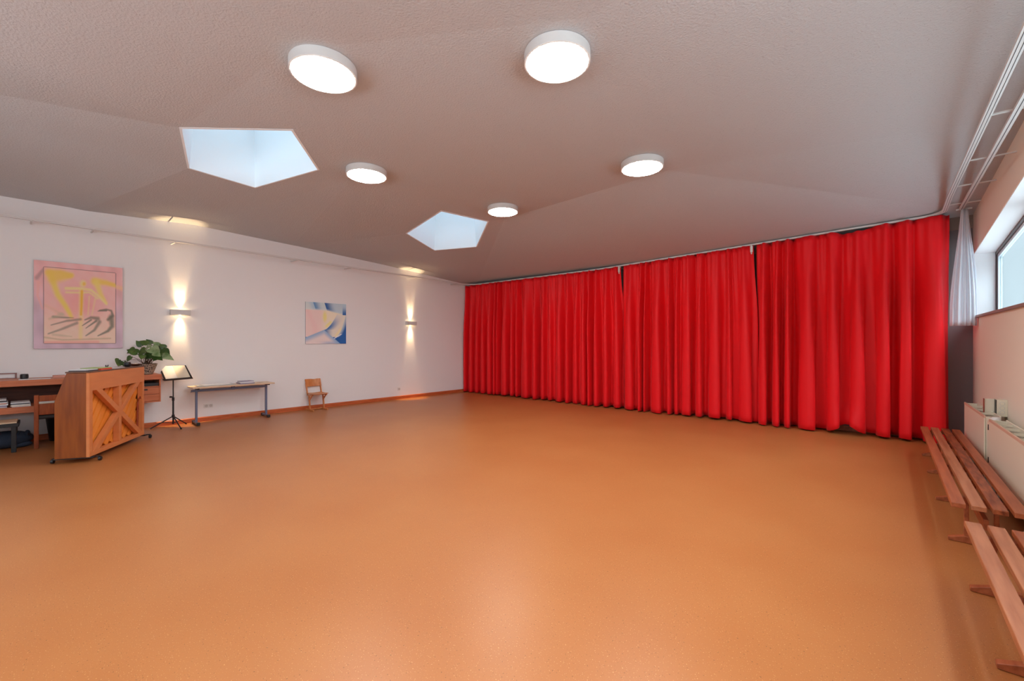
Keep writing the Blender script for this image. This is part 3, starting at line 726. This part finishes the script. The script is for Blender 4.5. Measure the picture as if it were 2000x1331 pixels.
for a, b, w_, pale, dep in leaves:
    dep += max(0, 292-a[0])*.006
    A_, B_ = rel(*a, dep), rel(*b, dep+.03); wid = w_/FPX*Zq*1.15
    leaf(pm if pale else lm, A_, B_+(B_-A_)*.35, wid, up=Vector((.3*random.random()-F.x, -F.y, .9)))
    r0 = Vector((random.uniform(-.06, .06), random.uniform(-.06, .06), .15))
    mid = (r0+A_)/2+Vector((0, 0, .03)); smb.tube([r0, mid, A_], [.005, .004, .003], 6)
# trailing stem with leaves that leans over the piano top
for a, b, w_ in (((236,706),(229,716),15), ((233,703),(226,711),12), ((242,707),(243,717),11)):
    A_, B_ = rel(*a, .36), rel(*b, .38); leaf(lm, A_, B_, w_/FPX*Zq*1.1, up=-F)
smb.tube([Vector((-.03, 0, .15)), rel(268, 703, .2), rel(250, 703, .32), rel(236, 706, .36)], [.005, .004, .004, .003], 6)
smb.build('stems', M['stem'], pl, smooth=True)
lm.build('leaves', M['leaf'], pl, smooth=True); tag(pm.build('leaves', M['leafp'], pl, smooth=True), 'pale variegated leaves')
# ------------------------------------------------------------------ piano (back faces the room)
pa, pb = at_z(174.6, 893.5, .07), at_z(284, 848, .07)
ud = (pb-pa); ud.z = 0; PL = ud.length; ud.normalize(); rz = math.atan2(ud.y, ud.x)
# local: x along the back from the near side panel, y = toward the back/room side is 0, keyboard side is +y?
perp = Vector((-ud.y, ud.x, 0)); sgn = 1 if perp.dot(Vector((-.51, -.86, 0))) > 0 else -1
PD, PH, z0 = .36*sgn, 1.20, .07
pn = thing('upright_piano', 'brown upright piano on casters turned with its braced wooden back to the room', 'piano', (pa.x, pa.y, 0), rz)
def side(x0, x1, name='side_panel'):
    p = [(x0, .035*sgn, z0), (x0, PD, z0), (x0, PD, .82), (x0, .24*sgn, 1.185), (x0, .035*sgn, 1.185)]
    return MB().prism(p, (x1-x0, 0, 0)).build(name, M['piano'], pn, bevel=.004)
side(0, .035); side(PL-.035, PL)
# near side panel reaches the back face
MB().box((0, min(0, .034*sgn), z0), (.028, max(0, .034*sgn), 1.185)).build('side_edge', M['pframe'], pn)
MB().box((0-.004, min(-.004*sgn, .25*sgn), 1.187), (PL+.004, max(-.004*sgn, .25*sgn), 1.205)).build('lid', wood('lid_dull_brown', srgb(120, 84, 62), srgb(100, 66, 48), 3), pn, bevel=.003)
def ybox(m, x0, x1, y0, y1, za, zb_): return m.box((x0, min(y0*sgn, y1*sgn), za), (x1, max(y0*sgn, y1*sgn), zb_))
# front of the body, key bed, keyboard cover, lower front board
m = MB(); ybox(m, .036, PL-.036, abs(PD)-.03, abs(PD)-.005, z0+.02, .62); m.build('lower_board', M['piano'], pn)
m = MB(); m.prism([(.036, (abs(PD)-.01)*sgn, .80), (.036, (abs(PD)-.035)*sgn, .80), (.036, .205*sgn, 1.18), (.036, .23*sgn, 1.18)], (PL-.072, 0, 0)); m.build('upper_board', M['piano'], pn)
m = MB(); ybox(m, .036, PL-.036, .14, abs(PD)-.005, .62, .66); m.build('key_bed', M['piano'], pn)
m = MB(); ybox(m, .06, PL-.06, abs(PD)-.16, abs(PD)-.01, .662, .685); m.build('keys', M['paper'], pn)
m = MB(); ybox(m, .036, PL-.036, abs(PD)-.05, abs(PD)-.012, .70, .79); m.build('fall_board', M['piano'], pn)
m = MB(); ybox(m, .036, PL-.036, .10, abs(PD)-.035, z0, z0+.03); m.build('bottom_board', M['piano'], pn)
# back frame: rails, stiles, centre post, crossing braces
ZT, ZO, ZB = 1.186, .945, z0
m = MB(); ybox(m, .028, PL-.036, 0, .07, ZO, ZT); m.build('top_rail', M['pframe'], pn, bevel=.003)
m = MB(); ybox(m, .028, PL-.036, 0, .07, ZB, ZB+.055); m.build('bottom_rail', M['pframe'], pn, bevel=.003)
for x0, x1 in ((.0285, .075), (PL-.09, PL-.036)):
    m = MB(); ybox(m, x0, x1, .001, .07, ZB+.055, ZO); m.build('stile', M['pframe'], pn, bevel=.003)
m = MB(); ybox(m, PL/2-.034, PL/2+.034, .001, .075, ZB+.055, ZO); m.build('centre_post', M['pframe'], pn, bevel=.003)
cx, czm = PL/2, (ZB+ZO)/2+.01
for (xa, za, xb, zb_) in ((.225, ZO, PL-.66, ZB+.055), (.83, ZO, .14, ZB+.055)) if PL < 1.2 else ((.225, ZO, PL-.15, ZB+.055), (PL-.23, ZO, .15, ZB+.055)):
    dx, dz = xb-xa, zb_-za; ln = math.hypot(dx, dz); nx, nz_ = -dz/ln*.04, dx/ln*.04
    k = abs(.04/ (abs(dz)/ln))
    p = [(xa-k, 0, za), (xa+k, 0, za), (xb+k, 0, zb_), (xb-k, 0, zb_)]
    y0_ = .0004 if xa < xb else .0008
    m = MB(); m.prism([(a, y0_*sgn, c) for a, _, c in p], (0, .062*sgn, 0)); m.build('brace', M['pframe'], pn, bevel=.004)
m = MB(); ybox(m, .05, PL-.05, .105, .118, ZB+.03, ZO+.1); m.build('soundboard', M['sound'], pn)
for k in range(15):
    x = -.55+k*.155; pts = []
    xa, za, xb, zb_ = x, ZB+.05, x+.70, ZO+.02
    if xb < .06 or xa > PL-.08: continue
    if xa < .06: f_ = (.06-xa)/(xb-xa); xa, za = .06, za+f_*(zb_-za)
    if xb > PL-.07: f_ = (xb-(PL-.07))/(xb-xa); zb_ -= f_*(zb_-za); xb = PL-.07
    MB().beam((xa, .090*sgn, za), (xb, .090*sgn, zb_), .022, .085, up=(1, 0, -.7)).build('soundboard_rib', M['rib'], pn)
m = MB(); m.tube([(PL-.15, .05*sgn, ZB+.06), (PL-.125, .05*sgn, .62)], .014, 8); m.tube([(PL-.125, .05*sgn, .62), (PL-.13, .035*sgn, .67), (PL-.10, .03*sgn, .70), (PL-.085, .03*sgn, .67)], .010, 8)
tag(m.build('hooked_stick', wood('red_brown_stick', srgb(160, 70, 30), srgb(130, 50, 24), 5), pn), 'red-brown hooked stick')
# dolly bars and casters
for x in (.06, PL-.06):
    m = MB(); ybox(m, x-.03, x+.03, -.03, abs(PD)+.03, .052, .069); bar = m.build('caster_bar', M['black'], pn)
    for yy in (-.075, abs(PD)+.06):
        xo = x + (.035 if x > .5 else 0.02)
        m = MB(); m.lathe([(.012, -.016), (.026, -.014), (.028, 0), (.026, .014), (.012, .016)], 20, Matrix.Translation((xo, yy*sgn, .029)) @ Matrix.Rotation(PI/2, 4, 'X'))
        m.box((xo-.018, min(yy*sgn*.98, (yy+.05 if yy < 0 else yy-.05)*sgn), .055), (xo+.018, max(yy*sgn, (yy+.05 if yy < 0 else yy-.05)*sgn), .068))
        m.build('caster', M['black'], pn, smooth=True)
PT = 1.206
def on_piano(x, y, z=PT): return pn.matrix_basis @ Vector((x, y*sgn, z))
def pbook(name, mt, x0, x1, y0, y1, z0, h, rot, lab, cat, group=None):
    c = on_piano((x0+x1)/2, (y0+y1)/2, z0); w_, d_ = (x1-x0)/2, abs(y1-y0)/2
    m = MB(); m.box((-w_, -d_, 0), (w_, d_, h)); o = m.build(name, mt, None, bevel=.001); o.location = c; o.rotation_euler = (0, 0, rz+rot); tag(o, lab, cat, group); return o
pbook('folder', M['slate'], -.0, .25, .02, .22, PT, .014, .05, 'dark grey folder at the bottom of the pile on the piano', 'folder')
pbook('book', M['paper'], .01, .24, .03, .22, PT+.0145, .010, -.05, 'thin white-edged book on the dark folder on the piano', 'book')
pbook('book', M['orange'], .27, .56, .01, .20, PT, .022, .03, 'red-orange book lying flat on the piano lid', 'book')
pbook('book', M['green'], .25, .53, .015, .22, PT+.0225, .010, -.04, 'pale green booklet on top of the red-orange book', 'book')
pbook('sheet_of_paper', M['paper'], .66, .92, .02, .20, PT, .004, .0, 'white sheet on the piano between the books and the trailing leaves', 'paper')
c = on_piano(1.18, .10, PT); m = MB(); m.lathe([(.026, 0), (.040, .012), (.046, .04), (.040, .068), (.026, .076)], 24)
o = m.build('black_pot', M['blackp'], None, smooth=True); o.location = c; tag(o, 'small round black pot on the piano lid left of the wooden dish', 'pot')
c = on_piano(.66, .12, PT); m = MB(); m.tube([(-.03, 0, .006), (-.025, 0, .05), (-.01, 0, .03), (.0, 0, .008), (.02, 0, .03), (.03, 0, .05)], .007, 8)
o = m.build('figurine', M['blackp'], None, smooth=True); o.location = c+Vector((0, 0, .002)); o.rotation_euler = (0, 0, rz); tag(o, 'tiny curly black figurine on the piano lid beside the trailing leaves', 'figurine')
c = on_piano(1.42, .10, PT); m = MB(); m.lathe([(.03, 0), (.05, .004), (.085, .03), (.08, .034), (.05, .012)], 28); o = m.build('dish', M['dish'], None, smooth=True); o.location = c
tag(o, 'shallow brown wooden dish at the far end of the piano lid', 'dish')
m = MB(); m.ball((0, 0, .018), .03, (1.3, 1, .6)); m.ball((.03, .0, .02), .018, (1, 1, .8)); o = m.build('seashell', M['shell'], None, smooth=True); o.location = c+Vector((0, 0, .012))
tag(o, 'pale seashell lying in the wooden dish on the piano', 'shell')
# ------------------------------------------------------------------ dark wooden chair behind the piano
q = at_z(71, 877, 0)
ch = thing('wooden_armchair', 'dark brown wooden chair tucked between the piano and the wall counter', 'chair', (q.x, q.y, 0), PI/2-.03)
# local x along its back, facing the counter
WC = .50
for x in (0, WC):
    m = MB(); m.beam((x, 0, 0), (x, 0, .80), .05, .045, up=(0, 1, 0)); m.build('back_leg', M['oldchair'], ch, bevel=.006)
m = MB(); m.box((.025, -.012, .70), (WC-.025, .012, .79)); m.build('top_rail', M['oldchair'], ch, bevel=.005)
m = MB(); m.box((.025, -.014, .50), (WC-.025, .014, .665)); m.build('lower_rail', M['oldchair'], ch, bevel=.005)
s2 = 1
for x in (0, WC): 
    m = MB(); m.beam((x, .34*s2, 0), (x, .34*s2, .43), .045, .045, up=(0, 1, 0)); m.build('front_leg', M['oldchair'], ch, bevel=.005)
m = MB(); m.box((-.01, min(.024*s2, .43*s2), .43), (WC+.01, max(.024*s2, .37*s2), .495)); m.build('seat', M['blackp'], ch, bevel=.015)
# black bin
q = on_left(118, 840, .19); m = MB(); m.lathe([(.12, .0), (.125, .005), (.165, .36), (.17, .365), (.158, .365), (.12, .02)], 32)
o = m.build('waste_bin', M['black'], None, smooth=True); o.location = (q.x, q.y, .001); tag(o, 'black waste bin on the floor under the counter behind the dark chair', 'bin')
# stool at left edge
q = at_z(27, 884, 0); st = thing('low_stool', 'low stool with black legs and pale seat at the left edge of the room', 'stool', (q.x, q.y, 0), math.atan2(WN.y, WN.x))
for x in (0, -.36):
    for y in (0, -.55):
        m = MB(); m.beam((x, y, 0), (x, y, .40), .05, .05, up=(0, 1, 0)); m.build('leg', M['black'], st, bevel=.004)
m = MB(); m.box((-.40, -.60, .37), (.04, .05, .42)); m.build('seat_frame', M['black'], st, bevel=.004)
m = MB(); m.box((-.39, -.59, .4205), (.03, .03, .44)); m.build('seat', M['tabtop'], st, bevel=.006)
q = on_left(8, 860, .45); m = MB()
m.ball((0, 0, .13), .13, (1.3, 2.3, 1.0), 28)
for k in range(6): m.ball((.02, -.22+.09*k, .20), .045, (2.2, .7, 1.0), 12)
bag = m.build('cloth_bag', M['blue'], None, smooth=True); bag.location = (q.x, q.y, .002); tag(bag, 'dark blue cloth bag lying on the floor behind the low stool', 'bag')
m = MB(); m.ball((0, 0, .045), .045, (1.4, 2.6, 1.0), 20); q = on_left(41, 868, .50)
o = m.build('folded_cloth', M['blue'], None, smooth=True); o.location = (q.x, q.y, .002); tag(o, 'small dark blue cloth on the floor right of the cloth bag', 'cloth')
# ------------------------------------------------------------------ music stand
tips = [at_z(293, 838, 0.012), at_z(354, 838, .012), at_z(364, 828, .012)]
c = Vector((-9.97, 1.93, 0)); cpx = at_z(339, 829, .03)
c = Vector(((tips[0].x+tips[1].x+tips[2].x)/3, (tips[0].y+tips[1].y+tips[2].y)/3, 0)); c = c*.5+Vector((cpx.x, cpx.y, 0))*.5; c.x = max(c.x, wx(c.y)+.22)
ms = thing('music_stand', 'black folding music stand holding open sheet music by the left wall', 'music stand', c)
hub = Vector((0, 0, .20))
for tp in tips:
    tl = Vector((tp.x-c.x, tp.y-c.y, .010)); tl.x = max(tl.x, wx(tp.y)+.03-c.x)
    m = MB(); m.tube([hub, tl], .010, 8); lg = m.build('leg', M['black'], ms, smooth=True)
    m = MB(); m.tube([tl*.93+hub*.07, tl], .013, 8); m.build('rubber_foot', M['blackp'], lg, smooth=True)
    m = MB(); m.tube([(0, 0, .07), hub*.5+tl*.5], .005, 6); m.build('strut', M['black'], ms)
m = MB(); m.tube([(0, 0, .05), (0, 0, .52)], .014, 12); m.build('lower_pole', M['black'], ms, smooth=True)
m = MB(); m.tube([(0, 0, .50), (0, 0, .90)], .010, 12); m.build('upper_pole', M['black'], ms, smooth=True)
m = MB(); m.tube([(0, 0, .49), (0, 0, .55)], .020, 12); m.build('collar', M['blackp'], ms, smooth=True); m = MB(); m.tube([(0, 0, .175), (0, 0, .225)], .024, 12); m.build('leg_hub', M['blackp'], ms, smooth=True)
m = MB(); kd = (-R*.06); m.tube([(0, 0, .56), (kd.x*.5, kd.y*.5, .56)], .007, 8); m.tube([(kd.x*.5, kd.y*.5, .56), (kd.x, kd.y, .56)], .017, 10); m.build('knob', M['blackp'], ms, smooth=True)
# tray : corners from sight lines, leaning back
Zc = (c-EYE).dot(F)
def onp(px, py, dz): d = ray(px, py); return EYE + d*(Zc+dz)
TL, TR, BR, BL_ = onp(309, 715, .12), onp(362.6, 713.6, .10), onp(376.7, 739.5, -.06), onp(321, 744, -.06)
nrm = (TR-TL).cross(BL_-TL).normalized()
if nrm.dot(F) > 0: nrm = -nrm
m = MB(); m.prism([TL, TR, BR, BL_], nrm*-.006); m.build('tray', M['black'], ms, world=True)
m = MB(); m.beam(BL_+nrm*.02, BR+nrm*.02, .012, .05, up=nrm); m.build('ledge', M['black'], ms, world=True)
m = MB(); mid = (TL+TR+BR+BL_)/4; m.tube([Vector((c.x, c.y, .88)), mid*.6+(BL_+BR)/2*.4 - nrm*.012], .012, 8); m.build('tilt_joint', M['blackp'], ms, world=True)
def bil(u, v, h=.004): return (TL*(1-u)+TR*u)*(1-v)+(BL_*(1-u)+BR*u)*v+nrm*h
sh = thing('sheet_music', 'open sheet music, white left and cream right page, on the black music stand', 'sheet music', mid)
m = MB(); m.prism([bil(.07, .04), bil(.515, .03), bil(.50, .93), bil(.08, .94)], nrm*.003); m.build('page', M['paper'], sh, world=True)
m = MB(); m.prism([bil(.52, .03), bil(.96, .03), bil(.94, .92), bil(.505, .93)], nrm*.003); tag(m.build('page', M['paperw'], sh, world=True), 'cream right page')
m = MB()
for k in range(7):
    v = .14+k*.105
    m.prism([bil(.55, v, .0071), bil(.91, v, .0071), bil(.91, v+.012, .0071), bil(.55, v+.012, .0071)], nrm*.0004)
m.build('staves', mat('faint_ink', (.74, .66, .54, 1), .8), sh, world=True)
# ------------------------------------------------------------------ school table
tb = thing('school_table', 'narrow school table with pale top and blue-grey steel frame against the wall', 'table', (-9.97, 2.88, 0), math.atan2(WD.y, WD.x)-PI/2)
W0, W1 = -9.97-.21, -9.97+.27
m = MB(); m.box((-.20, -.71, .712), (.27, .71, .735)); m.build('tabletop', M['tabtop'], tb, bevel=.006)
for s in (-1, 1):
    y = s*.61
    m = MB(); m.beam((-.16, y, .035), (.18, y, .035), .05, .03); ft = m.build('foot', M['steel'], tb, bevel=.006)
    for x in (-.17, .185):
        m = MB(); m.box((x-.03, y-.03, .001), (x+.03, y+.03, .06)); m.build('foot_cap', M['blackp'], ft, bevel=.008)
    m = MB(); m.beam((.04, y, .05), (.04, y, .69), .055, .035, up=(0, 1, 0)); m.build('leg', M['steel'], tb, bevel=.006)
    m = MB(); m.beam((-.14, y, .70), (.22, y, .70), .035, .022); m.build('top_bracket', M['blackp'], tb)
m = MB(); m.beam((.04, -.69, .655), (.04, .63, .655), .03, .045); m.build('crossbar', M['steel'], tb, bevel=.004)
m = MB(); m.box((.015, -.03, .63), (.07, .03, .711)); m.build('cross_bracket', M['steel'], tb, bevel=.004)
m = MB(); m.tube([(.045, -.70, .64), (.09, -.70, .64), (.09, -.70, .665)], .006, 8); m.build('bag_hook', M['steel'], tb)
def tloc(x, y, z): return tb.matrix_basis @ Vector((x, y, z))
def titem(name, mt, x0, x1, y0, y1, z, h, rot, lab, cat, group=None):
    m = MB(); m.box((-(x1-x0)/2, -(y1-y0)/2, 0), ((x1-x0)/2, (y1-y0)/2, h)); o = m.build(name, mt, None, bevel=.001)
    o.location = tloc((x0+x1)/2, (y0+y1)/2, z); o.rotation_euler = (0, 0, tb.rotation_euler.z+rot); tag(o, lab, cat, group); return o
titem('folder', M['lilac'], -.12, .14, .10, .36, .7355, .022, .04, 'grey lilac folder at the bottom of the stack on the table', 'folder')
titem('folder', M['paper'], -.11, .14, .11, .36, .758, .018, -.06, 'pale folder in the middle of the stack on the table', 'folder')
titem('folder', M['lilac'], -.10, .13, .12, .35, .7765, .012, .10, 'thin grey lilac folder on top of the stack on the table', 'folder')
titem('board', M['grey'], -.16, .15, -.60, .02, .7355, .012, 0, 'flat grey board lying on the left half of the table', 'board')
titem('sheet_of_paper', M['paper'], -.12, .13, -.50, -.04, .748, .004, .02, 'white sheet lying on the flat grey board', 'paper')
# ------------------------------------------------------------------ small school chair
f0, f1_ = at_z(612, 804, 0), at_z(638, 801, 0)
cc = (f0+f1_)/2; 
sc = thing('school_chair', 'small beech school chair with runner feet below the blue canvas', 'chair', (cc.x-.17, cc.y, 0), math.atan2(WN.y, WN.x)+.05)
hw = .165
for s in (-1, 1):
    y = s*hw
    m = MB(); m.prism([(-.21, y-.014, 0.001), (.20, y-.014, 0.001), (.20, y-.014, .022), (.17, y-.014, .034), (-.18, y-.014, .034), (-.21, y-.014, .022)], (0, .028, 0)); m.build('runner', M['chairw'], sc, bevel=.003)
    m = MB(); m.beam((.02, y, .03), (-.035, y, .36), .026, .042, up=(1, 0, 0)); m.build('leg', M['chairw'], sc, bevel=.004)
    m = MB(); m.beam((-.10, y*1.0, .35), (.16, y, .368), .024, .035); m.build('seat_support', M['chairw'], sc, bevel=.003)
    m = MB(); m.beam((-.035, y, .22), (.11, y, .352), .022, .03, up=(0, 0, 1)); m.build('bracket', M['chairw'], sc, bevel=.003)
    m = MB(); m.beam((-.10, y, .345), (-.185, y, .63), .024, .036, up=(1, 0, 0)); m.build('back_post', M['chairw'], sc, bevel=.004)
m = MB(); m.beam((-.06, -hw, .022), (-.06, hw, .022), .06, .018); m.build('stretcher', M['chairw'], sc, bevel=.003)
def plate(x_f, z_f, ny, nv, th, hwid, nrmv):
    bm = bmesh.new(); top = []; 
    for j in range(nv+1):
        row = []
        for i in range(ny+1):
            a = -1+2*i/ny; v = j/nv
            row.append(Vector((x_f(a, v), a*hwid, z_f(a, v))))
        top.append(row)
    vt = [[bm.verts.new(p) for p in r] for r in top]; vb = [[bm.verts.new(p-Vector(nrmv)*th) for p in r] for r in top]
    for j in range(nv):
        for i in range(ny):
            bm.faces.new((vt[j][i], vt[j][i+1], vt[j+1][i+1], vt[j+1][i])); bm.faces.new((vb[j][i], vb[j+1][i], vb[j+1][i+1], vb[j][i+1]))
    for j in range(nv):
        for i in (0, ny): bm.faces.new((vt[j][i], vt[j+1][i], vb[j+1][i], vb[j][i]))
    for i in range(ny):
        for j in (0, nv): bm.faces.new((vt[j][i], vb[j][i], vb[j][i+1], vt[j][i+1]))
    m = MB(); m.bm.free(); m.bm = bm; return m
plate(lambda a, v: -.155+.36*v, lambda a, v: .397-.014*math.sin(v*PI)+.012*abs(a)**2-.012*sm(.8, 1, v), 10, 10, .010, .185, (0, 0, 1)).build('seat', M['chairw'], sc, smooth=True, bevel=.003)
plate(lambda a, v: -.150-.055*v-.025*(1-a*a), lambda a, v: .545+.175*v, 12, 8, .010, .185, (-1, 0, 0)).build('backrest', M['chairw'], sc, smooth=True, bevel=.003)
# ------------------------------------------------------------------ benches
SW, GP = .078, .026
def bench(y0, y1, x_far, x_near, lab, trestles, mats):
    """y0 = near end, y1 = far end; local x across, local y along from the near end"""
    ang = math.atan2(x_near-x_far, y1-y0)
    t = thing('slatted_bench', lab, 'bench', (x_near, y0, 0), ang, 'slatted wooden benches')
    Lb = y1-y0
    for k in range(4):
        x = k*(SW+GP); m = MB(); m.box((x, 0, .364), (x+SW, Lb, .40)); m.build('slat', mats[k], t, bevel=.004)
    WT = 4*SW+3*GP
    for yt in trestles:
        m = MB(); yt -= y0
        m.prism([(.012, yt, .002), (WT+.02, yt, .002), (WT+.02, yt, .03), (WT-.08, yt, .056), (.10, yt, .056), (.012, yt, .026)], (0, .045, 0)); m.build('foot', M['bench'], t, bevel=.003)
        for x in (.10, WT-.13):
            m = MB(); m.box((x, yt+.008, .056), (x+.028, yt+.034, .325)); m.build('leg', M['bench'], t, bevel=.003)
        m = MB(); m.prism([(.01, yt, .363), (WT-.01, yt, .363), (WT-.06, yt, .325), (.06, yt, .325)], (0, .05, 0)); m.build('crosspiece', M['bench'], t, bevel=.003)
    m = MB(); m.box((WT/2-.015, .15, .19), (WT/2+.015, Lb-.1, .27)); m.build('stretcher', M['bench'], t, bevel=.003)
    return t
bench(4.56, 8.37, .485, .43, 'slatted wooden bench beside the radiators, the farther one ending at the red curtain', (4.90, 6.05, 7.24, 8.28), (M['bench'], M['bench2'], M['bench3'], M['bench']))
bench(.30, 4.14, .452, .40, 'slatted wooden bench in the lower right corner, the nearer one with rounded slat ends', (.9, 2.3, 3.12, 3.98), (M['bench2'], M['bench2'], M['bench'], M['bench2']))
# ------------------------------------------------------------------ radiators
def radiator(y0, y1, lab):
    """y0 near, y1 far"""
    x0, x1, za, zb_ = .925, 1.055, .14, .775
    t = thing('radiator', lab, 'radiator', (x0, y0, 0), 0, 'panel radiators under the window')
    m = MB(); m.box((x0, y0, za), (x0+.012, y1, zb_-.03)); m.build('front_panel', M['rad'], t, world=True, bevel=.004)
    m = MB(); m.box((x0-.002, y0-.001, zb_-.03), (x0+.014, y1+.001, zb_)); m.build('front_edge', M['radtrim'], t, world=True, bevel=.004)
    m = MB(); m.box((x1-.012, y0, za), (x1, y1, zb_)); m.build('back_panel', M['rad'], t, world=True, bevel=.003)
    for yy in (y0, y1-.012):
        m = MB(); m.box((x0+.014, yy, za+.01), (x1-.012, yy+.012, zb_-.012)); m.build('end_panel', M['rad'], t, world=True)
    m = MB(); m.box((x0+.03, y0+.03, za+.03), (x1-.03, y1-.03, zb_-.09)); m.build('convector', M['raddark'], t, world=True)
    n = int((y1-y0)/.28)
    for k in range(1, n):
        yy = y0+(y1-y0)*k/n
        m = MB(); m.box((x0+.014, yy-.006, zb_-.03), (x1-.012, yy+.006, zb_-.008)); m.build('grille_bar', M['rad'], t, world=True)
    for yy in (y0+.12, y1-.12):
        m = MB(); m.box((x1, yy-.02, .3), (XR-.001, yy+.02, .33)); m.build('wall_bracket', M['rad'], t, world=True)
    for yy in (y0+.2, y1-.2):
        m = MB(); m.box((x0+.03, yy-.02, .001), (x1-.03, yy+.02, za+.04)); m.build('foot', M['rad'], t, world=True)
    return t
radiator(7.07, 8.46, 'cream panel radiator nearest the red curtain, behind the farther bench')
radiator(3.6, 6.78, 'long cream panel radiator running out of the right edge of the picture')
# pipe cover between the two radiators
t = thing('radiator_pipe', 'cream pipe fitting bridging the narrow gap between the two radiators', 'pipe', (.97, 6.92, 0))
m = MB(); m.box((.945, 6.785, .001), (1.03, 7.065, .74)); m.build('pipe_casing', M['rad'], t, world=True)
for z in (.66, .30):
    for yy in (6.86, 6.95): MB().box((.940, yy, z-.03), (.9448, yy+.022, z+.03)).build('slot_strip', M['blackp'], t, world=True)  # flat black strips paint in the dark of the casing slots
m = MB(); m.lathe([(.02, 0), (.034, .006), (.036, .03), (.028, .045)], 16, Matrix.Translation((.985, 6.86, .741))); m.build('valve_knob', M['white'], t, world=True, smooth=True); m = MB(); m.lathe([(.02, 0), (.03, .005), (.03, .02)], 16, Matrix.Translation((.985, 6.99, .741)))
m.build('valve_knob', M['white'], t, world=True, smooth=True)
# socket box on the right wall above the radiators
t = thing('socket_box', 'cream wall socket box with three round outlets above the radiators', 'socket box', (1.1, 7.46, .8))
m = MB(); m.box((1.075, 7.44, .73), (XR-.001, 7.60, .925)); m.build('box', M['rad'], t, world=True, bevel=.004)
for k in range(3):
    m = MB(); m.lathe([(.021, 0), (.021, .002)], 24, Matrix.Translation((1.117, 7.4398, .78+k*.05)) @ Matrix.Rotation(PI/2, 4, 'X')); ot = m.build('outlet', M['sock'], t, world=True)
    m = MB(); m.lathe([(.018, 0), (.018, .0035)], 24, Matrix.Translation((1.117, 7.4398, .78+k*.05)) @ Matrix.Rotation(PI/2, 4, 'X')); m.build('outlet_cover', M['rad'], t, world=True)
m = MB(); m.box((1.068, 7.45, .735), (1.0745, 7.58, .92)); m.build('seal', M['blackp'], t, world=True)
m = MB(); m.box((.985, 7.50, .735), (1.0675, 7.52, .925)); m.build('cover_flap', M['rad'], t, world=True, bevel=.003)
m = MB(); m.box((.978, 7.49, .735), (.9845, 7.53, .925)); m.build('flap_edge', mat('red_brown_edge', srgb(150, 70, 50), .5), t, world=True)
# ------------------------------------------------------------------ world, camera, view
wd = bpy.data.worlds.new('sky'); bpy.context.scene.world = wd; wd.use_nodes = True
nt = wd.node_tree; bg = nt.nodes['Background']; bg.inputs[0].default_value = (.74, .88, .98, 1)
_tc = nt.nodes.new('ShaderNodeTexCoord'); _sx = nt.nodes.new('ShaderNodeSeparateXYZ'); _mr = nt.nodes.new('ShaderNodeMapRange')   # overcast: dim horizon, bright zenith
_mr.inputs['From Min'].default_value = .30; _mr.inputs['From Max'].default_value = .75; _mr.inputs['To Min'].default_value = 1.0; _mr.inputs['To Max'].default_value = 15.0
nt.links.new(_tc.outputs['Generated'], _sx.inputs[0]); nt.links.new(_sx.outputs[2], _mr.inputs[0]); _gr = nt.nodes.new('ShaderNodeMapRange'); _gr.inputs['From Min'].default_value = -.30; _gr.inputs['From Max'].default_value = -.04; _gr.inputs['To Min'].default_value = 3.0; _gr.inputs['To Max'].default_value = 0   # glow below the horizon, added as ground bounce to light the ceiling
_ad = nt.nodes.new('ShaderNodeMath'); _ad.operation = 'ADD'; nt.links.new(_sx.outputs[2], _gr.inputs[0]); nt.links.new(_mr.outputs[0], _ad.inputs[0]); nt.links.new(_gr.outputs[0], _ad.inputs[1]); nt.links.new(_ad.outputs[0], bg.inputs[1])
cam = bpy.data.cameras.new('camera'); co = bpy.data.objects.new('camera', cam); C.objects.link(co)
cam.sensor_fit = 'HORIZONTAL'; cam.sensor_width = 36; cam.lens = FPX/2000*36; cam.shift_y = (CYH-665.5)/2000; cam.clip_start = .05
co.location = EYE; co.rotation_euler = (PI/2, 0, YAW)
S = bpy.context.scene; S.camera = co
S.view_settings.view_transform = 'Standard'; S.view_settings.look = 'None'; S.view_settings.gamma = 1; S.view_settings.use_curve_mapping = False
S.view_settings.exposure = 0.22
